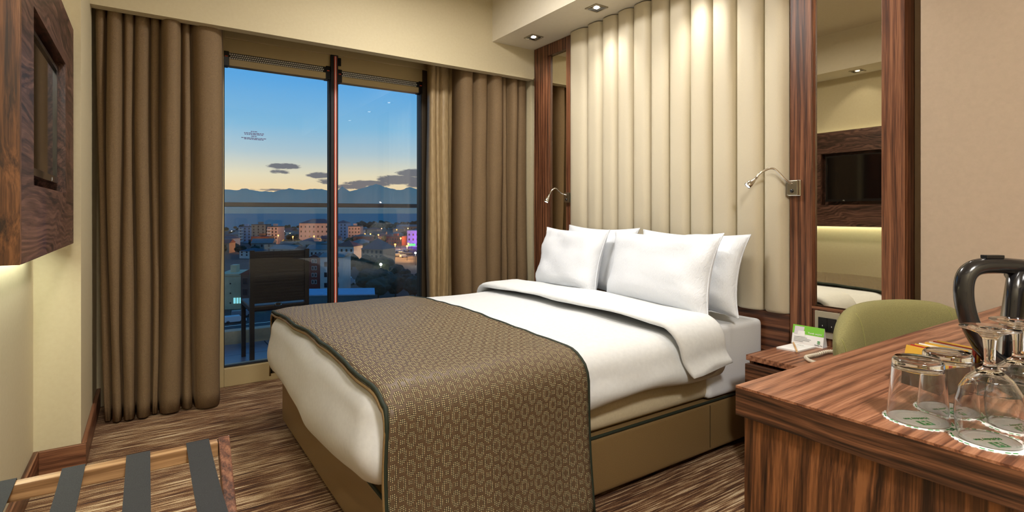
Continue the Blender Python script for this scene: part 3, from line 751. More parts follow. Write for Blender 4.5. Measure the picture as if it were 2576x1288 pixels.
# notepad and pencil
a = onZ(1953, 877, NZ); c2 = onZ(2052, 876, NZ); d2 = onZ(2007, 887, NZ); b2_ = a + c2 - d2
npd = thing('notepad', 'white notepad lying on the nightstand in front of the card', 'notepad', d2)
for k in range(3):
    h0 = NZ + .0005 + k * .0022
    mb = MB(); P = [a, d2, c2, b2_]; mb.v = [(q.x, q.y, h0) for q in P] + [(q.x, q.y, h0 + .0020) for q in P]
    mb.f = [(3, 2, 1, 0), (4, 5, 6, 7), (0, 1, 5, 4), (1, 2, 6, 5), (2, 3, 7, 6), (3, 0, 4, 7)]
    obj('paper_block', mb, 'paper', npd)
obj('lettering', text_mb('Holiday Inn', .006, ax, nn_, (c2 * .35 + b2_ * .45 + a * .1 + d2 * .1) + Vector((0, 0, .008))), 'print_grey', npd)
pz = NZ + .0112
p0 = onZ(1996, 862, pz); p1 = onZ(2006, 887, pz); dv_ = (p1 - p0).normalized()
pn = thing('pencil', 'short wooden pencil lying on the white notepad', 'pencil', p0)
obj('shaft', MB().tube([p0, p1 - dv_ * .012], .0036, 6), 'pencil_wood', pn)
obj('tip', MB().tube([p1 - dv_ * .012, p1 - dv_ * .004], [.0036, .0014], 6), 'pencil_wood', pn)
obj('lead', MB().tube([p1 - dv_ * .004, p1], [.0014, .0004], 6), 'graphite', pn)
# telephone: handset cord and body, mostly hidden behind the chair
ph_ = onZ(2096, 893, NZ)
phb = thing('telephone', 'ivory corded telephone on the nightstand half hidden by the chair', 'telephone', (ph_.x + .03, ph_.y - .02, NZ))
px_, py_ = phb.location.x, phb.location.y
obj('phone_body', MB().prism([(px_ - .02, NZ), (px_ + .16, NZ), (px_ + .16, NZ + .055), (px_ - .01, NZ + .018)], py_ - .13, py_ + .0, 'Y'), 'phone_ivory', phb, bevel=.006, smooth=True)
cp = [onZ(q, r, NZ + .009) for q, r in ((2100, 884), (2078, 885), (2055, 892), (2040, 895), (2027, 899), (2036, 907), (2056, 914), (2075, 918))]
path = smooth_path(cp, 30); rows = []; hel = []
for k, q in enumerate(path):
    hel.append(q + Vector((0, math.cos(k * 1.05) * .0055, math.sin(k * 1.05) * .0055)))
obj('coiled_cord', MB().tube([q for q in path], .0055, 8), 'phone_ivory', phb, smooth=True)
obj('cord_coil', MB().tube(hel, .0028, 5), 'phone_ivory', phb, smooth=True)
hs = smooth_path([(px_ + .02, py_ - .035, NZ + .045), (px_ + .05, py_ - .035, NZ + .085), (px_ + .10, py_ - .035, NZ + .095), (px_ + .15, py_ - .035, NZ + .075)], 5)
obj('handset', MB().tube(hs, [.02 if k in (0, 1, len(hs) - 2, len(hs) - 1) else .014 for k in range(len(hs))], 12), 'phone_ivory', phb, smooth=True)

# ------------------------------------------------------------------ desk
DZT = .76
dc = onZ(1850, 969, DZT); EX0, EY1, EY0 = dc.x, dc.y, -.42
dk = thing('desk', 'walnut desk with a thick top and a full side panel standing against the right wall', 'desk', (EX0, EY0, 0))
obj('top', B(EX0 + .0008, EY0, DZT - .004, 2.456, EY1, DZT), 'desk_top', dk)
obj('top_edge', B(EX0, EY0, DZT - .054, 2.456, EY1 - .0005, DZT - .004), 'desk_edge', dk)
obj('side_panel', B(EX0 + .010, EY0 + .01, 0, EX0 + .045, EY1 - .012, DZT - .054), 'desk_side', dk)
obj('side_panel', B(2.41, EY0 + .01, 0, 2.455, EY1 - .012, DZT - .054), 'desk_side', dk)
obj('back_panel', B(EX0 + .045, EY0 + .01, 0, 2.41, EY0 + .03, DZT - .054), 'desk_side', dk)

# green chair
ch = thing('upholstered_chair', 'olive green upholstered chair with a rounded back tucked in at the desk', 'chair', (2.11, .765, 0), math.radians(-16))
def shell(s_, h_):   # back surface centre line: s across, h up
    wdt = .335
    x_ = wdt * s_; y_ = .03 - .10 * s_ * s_ + .04 * h_
    return x_, y_
n = 28; fr_, bk_ = [], []
for i in range(n + 1):
    s_ = math.sin((-1 + 2 * i / n) * math.pi / 2); rf, rb = [], []
    ztop = .778 - .045 * abs(s_) ** 2.5 - .06 * max(0, abs(s_) - .55) ** 2 / .2
    for j in range(15):
        h_ = j / 14; hh = math.sin(h_ * math.pi / 2) ** 1.0
        z_ = .42 + (ztop - .42) * hh
        tk = .046 * (max(0, 1 - hh ** 10)) ** .5 * (max(0, 1 - abs(s_) ** 6)) ** .5
        x_, y_ = shell(s_, hh)
        rf.append((x_, y_ - tk, z_)); rb.append((x_, y_ + tk * 1.1, z_))
    fr_.append(rf); bk_.append(rb)
o = obj('backrest', MB().grid(fr_).grid(bk_), 'chair_green', ch, world=False, smooth=True, fix=False)
bm = bmesh.new(); bm.from_mesh(o.data); bmesh.ops.remove_doubles(bm, verts=bm.verts, dist=.0006); bmesh.ops.recalc_face_normals(bm, faces=bm.faces); bm.to_mesh(o.data); bm.free()
for kk in (3, 25):
    obj('stitching', MB().tube([(x_, y_ - .0005, z_) for x_, y_, z_ in fr_[kk][1:13]], .0016, 5), 'seam_green', o, world=False, smooth=True)
for kk in (8, 20):
    obj('stitching', MB().tube([(x_, y_ - .0005, z_) for x_, y_, z_ in fr_[kk][1:13]], .0014, 5), 'seam_green', o, world=False, smooth=True)
obj('seat', B(-.26, -.46, .36, .26, .06, .47), 'chair_green', ch, world=False, bevel=.045, seg=5, smooth=True)
for a in (-.22, .20):
    for b_ in (-.42, .02): obj('leg', MB().tube([(a + .01, b_, .365), (a + .01 + (.02 if a > 0 else -.02), b_ + (.03 if b_ > -.1 else -.02), 0)], [.02, .012], 10), 'walnut_z', ch, world=False, smooth=True)

# glasses upside down on paper coasters
def coaster(label, px, py, rot):
    c_ = onZ(px, py, DZT); t_ = thing('paper_coaster', label, 'coaster', c_)
    P = []; n_ = 72
    for k in range(n_):
        a = 2 * math.pi * k / n_; r_ = .0452 + .0011 * math.cos(a * 36 if False else k * math.pi)
        P.append((c_.x + r_ * math.cos(a), c_.y + r_ * math.sin(a)))
    obj('paper_disc', MB().prism(P, DZT + .0002, DZT + .0012), 'paper', t_)
    for r0 in (.028,):
        obj('embossed_ring', MB().tube([(c_.x + r0 * math.cos(k * math.pi / 24), c_.y + r0 * math.sin(k * math.pi / 24), DZT + .0012) for k in range(49)], .0005, 4, cap=False), 'paper', t_)
    mb = MB()
    for k in range(30):
        a0 = 2 * math.pi * k / 30
        if k % 3 == 2: continue
        P = [(c_.x + r_ * math.cos(a), c_.y + r_ * math.sin(a)) for r_, a in ((.0412, a0), (.0432, a0), (.0432, a0 + .14), (.0412, a0 + .14))]
        mb.prism(P, DZT + .0012, DZT + .0016)
    obj('rim_print', mb, 'print_green', t_)
    X = Vector((math.cos(rot), math.sin(rot), 0)); Y = Vector((-X.y, X.x, 0)); z3 = Vector((0, 0, .0013))
    L = c_ + Y * .006
    obj('logo', slab(L - X * .0095 + z3, L + X * .0095 + z3, L + X * .0095 + Y * .016 + z3, L - X * .0095 + Y * .016 + z3, .0003), 'print_green', t_)
    obj('lettering', text_mb('H', .017, X, Y, L + Y * .002 + Vector((0, 0, .0020))), 'paper', t_)
    obj('lettering', text_mb('Holiday Inn', .0085, X, Y, c_ - Y * .006 + Vector((0, 0, .0017))), 'print_green', t_)
    return c_
ROT = math.radians(150)
cT1 = coaster('white paper coaster with green print under the tumbler at the desk edge', 2309, 1057, ROT)
cT2 = coaster('white paper coaster with green print under the tumbler next to the sachet tray', 2384, 1032, ROT)
cG1 = coaster('white paper coaster with green print under the goblet at the desk edge', 2490, 1110, ROT)
cG2 = coaster('white paper coaster with green print under the goblet next to the kettle', 2562, 1075, ROT)
def tumbler(label, c_):
    z0 = DZT + .0018; t_ = thing('glass_tumbler', label, 'glass', (c_.x, c_.y, z0))
    R, r_, h_ = .0405, .0330, .094
    prof = [(.0001, h_ - .0115), (r_ - .006, h_ - .0125), (r_ - .0014, h_ - .016), (R - .0018, .0006), (R - .0009, 0), (R, .0006),
            (r_ + .0012, h_ - .018), (r_, h_ - .004), (r_ - .003, h_), (r_ - .007, h_ - .0005), (.0001, h_ - .002)]
    obj('glass_body', MB().lathe(prof, (c_.x, c_.y, z0), 48), 'glass', t_, smooth=True, weld=.0004)
    return t_
tumbler('upturned glass tumbler at the desk edge on a paper coaster', cT1)
tumbler('upturned glass tumbler next to the sachet tray on a paper coaster', cT2)
def goblet(label, c_):
    z0 = DZT + .0018; t_ = thing('stemmed_goblet', label, 'glass', (c_.x, c_.y, z0))
    bowl_o = [(.0355, 0), (.0385, .016), (.0400, .034), (.0388, .052), (.0345, .070), (.0260, .086), (.0150, .097), (.0085, .102)]
    stem = [(.0070, .106), (.0062, .112), (.0066, .128), (.0082, .142), (.0130, .1485), (.0240, .1530), (.0335, .1560), (.0340, .1572), (.0332, .1580), (.0200, .1590), (.0001, .1592)]
    bowl_i = [(.0342, .0003), (.0371, .016), (.0386, .034), (.0374, .0515), (.0332, .069), (.0248, .084), (.0138, .0935), (.0001, .0965)]
    obj('glass_body', MB().lathe(bowl_i[::-1] + bowl_o + stem, (c_.x, c_.y, z0), 48), 'glass', t_, smooth=True, weld=.0004)
    return t_
goblet('upturned stemmed glass goblet at the desk edge on a paper coaster', cG1)
goblet('upturned stemmed glass goblet next to the kettle on a paper coaster', cG2)

# kettle
kc = onZ(2652, 980, DZT); hd = Vector((-RT[0], -RT[1], 0))
kt = thing('electric_kettle', 'brushed steel electric kettle with a black loop handle on the desk', 'kettle', kc)
kx, ky = kc.x, kc.y
obj('power_base', MB().lathe([(.0001, .0), (.088, .0), (.09, .004), (.088, .016), (.0001, .016)], (kx, ky, DZT + .0005), 40), 'black_plastic', kt, smooth=False)
obj('body', MB().lathe([(.0001, .018), (.080, .018), (.082, .024), (.078, .08), (.070, .15), (.064, .205), (.0001, .205)], (kx, ky, DZT), 48), 'steel', kt, smooth=True)
obj('collar', MB().lathe([(.066, .198), (.068, .203), (.066, .222), (.05, .232), (.0001, .236)], (kx, ky, DZT), 48), 'black_satin', kt, smooth=True)
def kp(d_, z_): return Vector((kx, ky, DZT)) + hd * d_ + Vector((0, 0, z_))
hpth = smooth_path([kp(.058, .222), kp(.10, .225), kp(.140, .222), kp(.160, .205), kp(.164, .17), kp(.156, .13), kp(.140, .095), kp(.118, .062), kp(.092, .046), kp(.074, .044)], 5)
hdl = obj('handle', MB().tube(hpth, [.0145] * len(hpth), 14, sx=1.1), 'black_satin', kt, smooth=True)
bq = kp(.112, .238)
obj('switch_lever', slab(bq - hd * .016 + Vector((.004, .006, 0)), bq + hd * .016 + Vector((.004, .006, 0)), bq + hd * .016 - Vector((.004, .006, 0)), bq - hd * .016 - Vector((.004, .006, 0)), .006), 'black_plastic', kt, bevel=.001)
obj('handle_root', MB().tube([kp(.066, .215), kp(.072, .16), kp(.077, .10), kp(.080, .05)], [.016, .013, .012, .012], 10), 'black_satin', kt, smooth=True)
gd = hd * .9 + Vector((-FW[0], -FW[1], 0)) * .5
ga, gb = Vector((kx, ky, DZT)) + gd.normalized() * .076 + Vector((0, 0, .195)), Vector((kx, ky, DZT)) + gd.normalized() * .087 + Vector((0, 0, .06))
gg = obj('water_gauge', MB().tube([ga, gb], .011, 12), 'gauge_clear', kt, smooth=True)
obj('gauge_tube', MB().tube([ga, gb], .004, 8), 'white_plastic', gg, smooth=True)
mb = MB()
for k in range(5):
    q = ga.lerp(gb, .2 + .15 * k) + gd.normalized() * .0112; mb.box(q.x - .003, q.y - .001, q.z - .0006, q.x + .003, q.y + .001, q.z + .0006)
obj('gauge_marks', mb, 'print_dark', gg)
# sachet tray
ty = thing('sachet_tray', 'dark brown tray of tea and sugar sachets behind the glasses', 'tray', (1.235, .39, DZT), math.radians(-12))
mb = MB().box(-.060, -.044, 0, .060, .044, .006)
obj('tray_floor', mb, 'tray_brown', ty, world=False)
for q in ((-.060, -.044, .006, .060, -.040, .045), (-.060, .040, .006, .060, .044, .045), (-.060, -.040, .006, -.056, .040, .045), (.056, -.040, .006, .060, .040, .045), (-.002, -.040, .006, .002, .040, .040)):
    obj('tray_wall', B(*q), 'tray_brown', ty, world=False)
cols = ['sachet_gold', 'sachet_red', 'sachet_gold', 'sachet_white', 'sachet_gold', 'sachet_white', 'sachet_red', 'sachet_gold']
Rz = Matrix.Rotation(math.radians(-12), 4, 'Z')
nmz = {'sachet_gold': 'golden', 'sachet_red': 'red', 'sachet_white': 'white'}
for k, cn_ in enumerate(cols):
    lx = (-.052 + .0125 * k) + (.006 if k > 3 else 0)
    mb = MB(); l_ = Vector((1.235, .39, DZT)) + Rz @ Vector((lx, 0, .0065))
    rows = []
    for zz in [j / 5 for j in range(6)]:
        tk = .004 * math.sin(max(.12, min(.98, zz)) * math.pi) + .0005
        rows.append([(-tk + .012 * zz, -.036, zz * .062), (-tk + .012 * zz, .036, zz * .062), (tk + .012 * zz, .036, zz * .062), (tk + .012 * zz, -.036, zz * .062)])
    o = obj('sachet', MB().grid(rows, closev=True, cap=True), cn_, None)
    o.location = l_; o.rotation_euler = (0, 0, math.radians(-12))
    tag(o, nmz[cn_] + ' paper sachet standing in the brown tray', 'sachet', nmz[cn_] + ' sachets in the tray')

# ------------------------------------------------------------------ luggage rack
RZT = .45
q0 = onZ(38, 1213, RZT); q1 = onZ(549, 1110, RZT)
RX0, RX1, RY = q0.x - .062, q1.x, (q0.y + q1.y) / 2 + .01
lr = thing('luggage_rack', 'folding wooden luggage rack with black webbing straps on the carpet', 'luggage rack', (RX0, RY - .45, 0))
def bar(ax_, a, b_, w_, h_):
    a, b_ = Vector(a), Vector(b_); d = (b_ - a).normalized(); s_ = Vector(ax_); n_ = d.cross(s_).normalized(); mb = MB(); 
    for e in (a, b_):
        for i_, j_ in ((-1, -1), (1, -1), (1, 1), (-1, 1)): mb.v.append(tuple(e + s_ * i_ * w_ / 2 + n_ * j_ * h_ / 2))
    mb.f = [(3, 2, 1, 0), (4, 5, 6, 7), (0, 1, 5, 4), (1, 2, 6, 5), (2, 3, 7, 6), (3, 0, 4, 7)]; return mb
RY2 = RY - .46
for yy in (RY, RY2):
    obj('rail', B(RX0, yy - .016, RZT - .042, RX1, yy + .016, RZT - .003), 'rack_wood', lr, bevel=.003)
for xx, sgn in ((RX1 + .015, 1), (RX0 + .035, 1), (RX1 - .035, -1), (RX0 - .015, -1)):
    if xx in (RX1 + .015, RX0 - .015):
        ya, yb_ = RY, RY2
    else:
        ya, yb_ = RY2, RY
    if abs(xx - RX1 - .015) < 1e-6 or abs(xx - RX0 + .015) < 1e-6:
        obj('leg', bar((1, 0, 0), (xx, ya + .012, RZT - .008), (xx, yb_ + .01, .006), .028, .042), 'walnut_z', lr, bevel=.003)
    else:
        obj('leg', bar((1, 0, 0), (xx, ya, RZT - .042), (xx, yb_, .006), .020, .038), 'walnut_z', lr, bevel=.003)
obj('stretcher', B(RX0, RY2 + .045, .055, RX1, RY2 + .07, .085), 'rack_wood', lr, bevel=.003)
obj('stretcher', B(RX0 + .045, RY - .075, .055, RX1 - .045, RY - .05, .085), 'rack_wood', lr, bevel=.003)
for (pa, pb) in ((0, 62), (153, 213), (317, 378), (470, 528)):
    xa = onZ(pa, 1150, RZT).x; 
    fa = (pa - 38) / (549 - 38); fb = (pb - 38) / (549 - 38)
    pt_ = lambda p_: onZ(p_, 1213 - (p_ - 38) * .2016, RZT).x
    xa, xb = max(pt_(pa), RX0 - .012 if pa else -.3), pt_(pb)
    if pa == 0: xa, xb = RX0 + .004, q0.x
    mid = 10; rows = []
    sec = [(RY + .0185, RZT - .044), (RY + .0185, RZT - .004), (RY + .015, RZT + .001)]
    sec += [(RY + .015 - (.46 + .03) * k / mid, RZT + .001 - .012 * 4 * (k / mid) * (1 - k / mid)) for k in range(1, mid)]
    sec += [(RY2 - .015, RZT + .001), (RY2 - .0185, RZT - .004), (RY2 - .0185, RZT - .044)]
    o = obj('strap', MB().grid([[(xa, y_, z_) for y_, z_ in sec], [(xb, y_, z_) for y_, z_ in sec]]), 'strap_black', lr)
    sm = o.modifiers.new('thickness', 'SOLIDIFY'); sm.thickness = .002; sm.offset = 0

#OUTDOOR
# ------------------------------------------------------------------ balcony
YO = YW + .09
grainy('slab_grout', rgb(60, 64, 70), rgb(70, 74, 80), 30, .8); grainy('balcony_tile', rgb(96, 108, 122), rgb(110, 122, 136), 12, .35, .05)
grainy('rail_metal', rgb(104, 88, 76), rgb(112, 96, 84), 90, .4, .03); grainy('kerb_stone', rgb(150, 142, 116), rgb(160, 152, 128), 40, .7)
grainy('rattan', rgb(30, 24, 26), rgb(44, 36, 38), 200, .5)
bs = struct('balcony_floor', B(XL - .6, YO + .005, -.16, XR + .6, 5.32, -.062), 'slab_grout')
tm = None
for i in range(9):
    for j in range(3):
        x0 = XL - .55 + i * .45; y0 = YO + .012 + j * .45
        if tm is None:
            tm = obj('floor_tile', B(0, 0, 0, .443, .443, .012), 'balcony_tile', bs, world=False, bevel=.002, seg=1); tm.location = (x0, y0, -.062)
        else:
            link_copy(tm, bs, (x0, y0, -.062))
kb = struct('balcony_kerb', B(XL - .6, 5.20, -.05, XR + .6, 5.32, .06), 'kerb_stone')
rl = thing('balcony_railing', 'glass balcony railing with a brown metal handrail and posts', 'railing', (0, 5.26, .06))
obj('handrail', B(XL - .6, 5.225, 1.135, XR + .6, 5.295, 1.175), 'rail_metal', rl, bevel=.006)
PX_ = (-.95, .22, 2.50, 3.10)
for k, x0 in enumerate(PX_):
    obj('post', B(x0, 5.245, .06, x0 + .04, 5.275, 1.135), 'rail_metal', rl)
    if k < 3: obj('glass_panel', B(x0 + .05, 5.255, .10, PX_[k + 1] - .01, 5.265, 1.12), 'window_glass', rl)
# rattan chair, back to the window
bc = thing('rattan_chair', 'dark rattan armless chair standing on the balcony outside the window', 'chair', (.82, 4.30, -.05))
def rb(*q): return B(*q)
for a in (-.205, .175):
    obj('rear_leg', MB().prism([(-.02, 0), (.02, 0), (.03, .44), (.01, .86), (-.02, .86), (-.015, .44)], a, a + .03, 'X'), 'rattan', bc, world=False)
    obj('front_leg', B(a, .40, 0, a + .03, .43, .43), 'rattan', bc, world=False)
obj('seat', B(-.205, .0, .41, .205, .44, .455), 'rattan', bc, world=False, bevel=.012)
bkp = obj('backrest', B(-.175, -.004, .47, .175, .008, .85), 'rattan', bc, world=False, bevel=.003)
for k in range(17):
    obj('woven_strip', B(-.178, -.0085, .475 + k * .022, .178, -.0038, .475 + k * .022 + .016), 'rattan', bkp, world=False)
p = onY(700, 765, 4.29)
rows = [[(p.x - .82 + r_ * .0155 * 1.7 * math.cos(q), -.009 - d_, p.z + .05 + r_ * .0155 * .9 * math.sin(q)) for q in [2 * math.pi * j / 20 for j in range(20)]] for r_, d_ in ((1, 0), (1, .003), (.82, .005), (.7, .002), (.001, .002))]
obj('oval_badge', MB().grid(rows, closev=True), 'chrome', bkp, world=False)

# ------------------------------------------------------------------ town, sea and mountains (eye is about 22 m above the street)
ZG = -21.0
def ground_at(px, py): return onZ(px, py, ZG)
grainy('earth', rgb(40, 44, 40), rgb(64, 64, 60), .05, .95, 0); grainy('asphalt', rgb(70, 66, 62), rgb(84, 80, 74), .6, .9, 0)
mat('sea_water', rgb(92, 136, 140), .8, 0, Specular_IOR_Level=.03)
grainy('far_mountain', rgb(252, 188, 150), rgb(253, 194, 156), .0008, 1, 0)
def azd(deg, d_): return Vector((math.sin(math.radians(deg)) * d_, math.cos(math.radians(deg)) * d_, 0))
rows = []
for d_ in (6, 40, 120, 300, 600, 790):
    rows.append([azd(a, d_ + (30 * noise.noise(Vector((a * .2, 3, 0))) if d_ == 790 else 0)) + Vector((0, 0, ZG)) for a in range(-60, 106, 3)])
struct('town_ground', MB().grid(rows), 'earth')
rows = [[azd(a, d_) + Vector((0, 0, ZG - .6)) for a in range(-70, 111, 3)] for d_ in (700, 2500, 9000, 24000, 60000)]
so = obj('sea', MB().grid(rows), 'sea_water'); so['kind'] = 'structure'
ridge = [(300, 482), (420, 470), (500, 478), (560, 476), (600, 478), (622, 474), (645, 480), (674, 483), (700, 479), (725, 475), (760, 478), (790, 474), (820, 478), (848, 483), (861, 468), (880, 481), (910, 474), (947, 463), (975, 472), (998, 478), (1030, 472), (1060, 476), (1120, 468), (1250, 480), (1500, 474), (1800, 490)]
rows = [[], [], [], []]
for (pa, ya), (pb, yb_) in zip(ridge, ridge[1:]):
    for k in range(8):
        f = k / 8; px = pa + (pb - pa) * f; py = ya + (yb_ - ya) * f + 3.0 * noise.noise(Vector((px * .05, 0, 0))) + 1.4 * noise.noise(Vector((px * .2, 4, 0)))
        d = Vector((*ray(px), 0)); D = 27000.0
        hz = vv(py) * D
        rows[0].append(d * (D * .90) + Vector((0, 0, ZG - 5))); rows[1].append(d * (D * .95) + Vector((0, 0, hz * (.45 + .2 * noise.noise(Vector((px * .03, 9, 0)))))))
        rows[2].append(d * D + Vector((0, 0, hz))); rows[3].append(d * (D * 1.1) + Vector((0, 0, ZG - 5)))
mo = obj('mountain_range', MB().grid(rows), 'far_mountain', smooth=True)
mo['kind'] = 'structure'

for nme, a, b_ in (('plaster_white', (176, 174, 168), (190, 188, 182)), ('plaster_blue', (150, 158, 176), (164, 172, 190)), ('plaster_pink', (176, 150, 138), (190, 164, 150)), ('plaster_cream', (178, 168, 132), (190, 180, 146)),
                   ('plaster_tan', (140, 116, 96), (154, 130, 110)), ('plaster_red', (118, 50, 42), (132, 60, 50)), ('plaster_brown', (86, 62, 54), (98, 74, 64)), ('plaster_grey', (104, 108, 104), (118, 122, 118))):
    grainy(nme, rgb(*a), rgb(*b_), .8, .85, 0)
for nme, a in (('roof_slate', (44, 48, 60)), ('roof_red', (84, 40, 36)), ('roof_grey', (92, 96, 94)), ('roof_green', (62, 72, 66)), ('roof_blue', (124, 152, 176))):
    grainy(nme, rgb(*a), rgb(*[min(255, q + 14) for q in a]), 1.2, .7, 0)
mat('far_window', rgb(26, 30, 40), .3); mat('lamp_post', rgb(60, 60, 60), .6); mat('car_paint', rgb(190, 192, 196), .3); mat('car_grey', rgb(120, 124, 130), .3); mat('tyre', rgb(20, 20, 20), .8); mat('car_glass', rgb(20, 24, 30), .1)
mat('white_frame', rgb(206, 202, 196), .5)
grainy('foliage', rgb(24, 34, 24), rgb(44, 54, 36), 1.5, .9, 0); mat('bark', rgb(44, 36, 28), .9)

OCC = []
def free(q, r_):
    return all((q.x - a) ** 2 + (q.y - b_) ** 2 > (r_ + c_) ** 2 for a, b_, c_ in OCC)
WINM = {}
def win_part(parent, material, w_, h_, loc, name='window'):
    k = (material, round(w_, 2), round(h_, 2), name)
    if k not in WINM:
        o = obj(name, B(-w_ / 2, -.06, 0, w_ / 2, .05, h_), material, parent, world=False); WINM[k] = o
    else:
        o = link_copy(WINM[k], parent)
    o.location = loc; return o
def building(label, px0, px1, yt, yb_, depth, wall, roof, rows_, cols_, yaw=0, lit=(), cat='building', roofh=2.2, name='apartment_building', group=None, ww=.9, wh=1.3, zbot=1.0, balcony=False):
    c_ = ground_at((px0 + px1) / 2, yb_); t_ = (ZG - H) / vv(yb_)
    Wd = (px1 - px0) / F * t_; Hh = (yb_ - yt) / F * t_
    rr = math.hypot(Wd, depth) / 2; ya_ = -YAW + math.radians(yaw); OCC.append((c_.x - math.sin(ya_) * depth / 2, c_.y + math.cos(ya_) * depth / 2, rr))
    bl = thing(name, label, cat, c_, -YAW + math.radians(yaw), group)
    obj('wall', B(-Wd / 2, 0, -.5, Wd / 2, depth, Hh), wall, bl, world=False)
    e = .35
    kind, rm = roof
    if kind == 'flat':
        obj('parapet', B(-Wd / 2 - .15, -.15, Hh, Wd / 2 + .15, depth + .15, Hh + .5), rm, bl, world=False)
        obj('roof_hut', B(-Wd * .15, depth * .3, Hh + .5, Wd * .12, depth * .6, Hh + 2.2), wall, bl, world=False)
    elif kind == 'hip':
        mb = MB(); a = min(Wd, depth) / 2 * .95
        mb.v = [(-Wd / 2 - e, -e, Hh), (Wd / 2 + e, -e, Hh), (Wd / 2 + e, depth + e, Hh), (-Wd / 2 - e, depth + e, Hh), (-Wd / 2 + a, depth / 2, Hh + roofh), (Wd / 2 - a, depth / 2, Hh + roofh)]
        mb.f = [(0, 1, 5, 4), (1, 2, 5), (2, 3, 4, 5), (3, 0, 4), (3, 2, 1, 0)]
        obj('roof', mb, rm, bl, world=False)
    else:
        mb = MB().prism([(-e, Hh), (depth + e, Hh), (depth / 2, Hh + roofh)], -Wd / 2 - e, Wd / 2 + e, 'X') if kind == 'gable' else MB().prism([(-Wd / 2 - e, Hh), (Wd / 2 + e, Hh), (0, Hh + roofh)], -e, depth + e, 'Y')
        obj('roof', mb, rm, bl, world=False)
    k = 0
    for r in range(rows_):
        for q in range(cols_):
            x_ = -Wd / 2 + Wd * (q + .5) / cols_; z_ = zbot + (Hh - zbot) * r / rows_ + .3
            o = win_part(bl, 'window_lit' if k in lit else 'far_window', ww, min(wh, (Hh - zbot) / max(rows_, 1) * .62), (x_, 0, z_)); k += 1
    if balcony:
        for r in range(rows_):
            z_ = zbot + (Hh - zbot) * r / rows_ - .1
            obj('balcony', B(-Wd * .48, -1.0, z_, -Wd * .1, 0, z_ + .9), 'white_frame', bl, world=False)
    return bl
F_, HP_, G_, E_ = 'flat', 'hip', 'gable', 'endgable'
building('slim pale blue apartment tower with balconies, left of a taller grey block by the sea', 601, 631, 571, 611, 10, 'plaster_blue', (F_, 'roof_slate'), 5, 3, 8, balcony=True)
building('tall grey blue apartment block with a flat roof between two slimmer towers', 633, 667, 566, 614, 11, 'plaster_grey', (F_, 'roof_slate'), 6, 3, 4)
building('slim pinkish apartment tower with white balconies right of the grey block', 672, 699, 571, 614, 10, 'plaster_pink', (F_, 'roof_slate'), 5, 3, -4, balcony=True)
building('low brown house with two lit yellow windows below the sea-side towers', 632, 675, 597, 630, 9, 'plaster_brown', (F_, 'roof_red'), 2, 4, 3, lit=(6, 7), name='house')
building('wide pink apartment house with dark roofs glowing orange at its foot', 750, 829, 562, 613, 14, 'plaster_pink', (HP_, 'roof_slate'), 4, 7, -8, lit=(6,), roofh=3.2)
building('blue grey apartment block by the sea just right of the window mullion', 845, 872, 561, 604, 11, 'plaster_blue', (HP_, 'roof_slate'), 5, 3, 0)
building('mauve apartment block right of the blue grey block', 876, 906, 570, 608, 10, 'plaster_pink', (F_, 'roof_slate'), 4, 4, 3)
building('long low tan building near the tree line by the sea', 995, 1075, 570, 586, 14, 'plaster_tan', (G_, 'roof_grey'), 2, 9, -5, lit=(4, 12))
building('terracotta long building with a flat roof behind the orange street', 971, 1012, 596, 618, 9, 'plaster_red', (F_, 'roof_red'), 2, 6, -10)
pb_ = building('purple floodlit building beside the orange street', 1024, 1085, 582, 622, 12, 'plaster_white', (F_, 'plaster_white'), 3, 6, -4)
building('three storey tan house with a dark slate hip roof in mid distance', 906, 966, 627, 670, 11, 'plaster_tan', (HP_, 'roof_slate'), 3, 5, -14, roofh=4.2, name='house')
building('white house with a dark red hip roof right of the window mullion', 840, 891, 620, 656, 10, 'plaster_white', (HP_, 'roof_red'), 2, 4, -8, roofh=2.6, name='house')
building('low white row of shops behind the street with a grey gable roof', 768, 840, 628, 648, 9, 'plaster_white', (G_, 'roof_grey'), 1, 7, -6, name='house')
building('long green roofed hall below the pink apartment house', 700, 806, 620, 634, 12, 'plaster_grey', (G_, 'roof_green'), 1, 6, 2, roofh=2.6, name='hall')
building('pale cream warehouse wall beyond the rattan chair', 640, 772, 664, 704, 12, 'plaster_cream', (G_, 'roof_grey'), 1, 5, 4, name='hall')
nb = building('dark red stair tower with stacked white framed windows beyond the balcony', 775, 806, 650, 728, 6, 'plaster_red', (E_, 'roof_red'), 0, 0, 3, name='stair_tower', roofh=1.2)
for k in range(4):
    z_ = 1.6 + k * 2.0
    for sx_ in (-.42, .42):
        fo = win_part(nb, 'white_frame', .62, 1.15, (sx_, 0, z_), 'window_frame')
    for sx_ in (-.42, .42):
        o = win_part(nb, 'far_window', .40, .9, (sx_, -.03, z_ + .12), 'pane')
building('pale white house wall right of the dark red stair tower', 806, 862, 647, 735, 9, 'plaster_white', (G_, 'roof_grey'), 3, 2, 3, name='house', roofh=1.0)
nl = building('cream house wall with small square vents near the left window edge', 553, 606, 694, 778, 9, 'plaster_cream', (F_, 'plaster_cream'), 3, 1, 12, name='house', ww=.3, wh=.3)
nr = building('house with a dark red roof and lit cyan shop windows at street level', 607, 668, 690, 784, 9, 'plaster_brown', (E_, 'roof_red'), 3, 3, 5, name='house', roofh=1.6)
for q in range(3):
    win_part(nl, 'shop_lit', .42, 1.3, (.9 + q * .62, -.05, 1.3), 'shop_window'); win_part(nr, 'shop_lit', .45, 1.4, (1.1 + q * .62, -.05, .3), 'shop_window')
cv = obj('street_canopy', MB().prism([(-9, -3), (9, -3), (8, 3), (-8, 3)], 0, .25), 'roof_blue')
q = ground_at(850, 772); cv.location = (q.x, q.y, ZG + 3.4); cv.rotation_euler = (math.radians(6), 0, -YAW + .1)
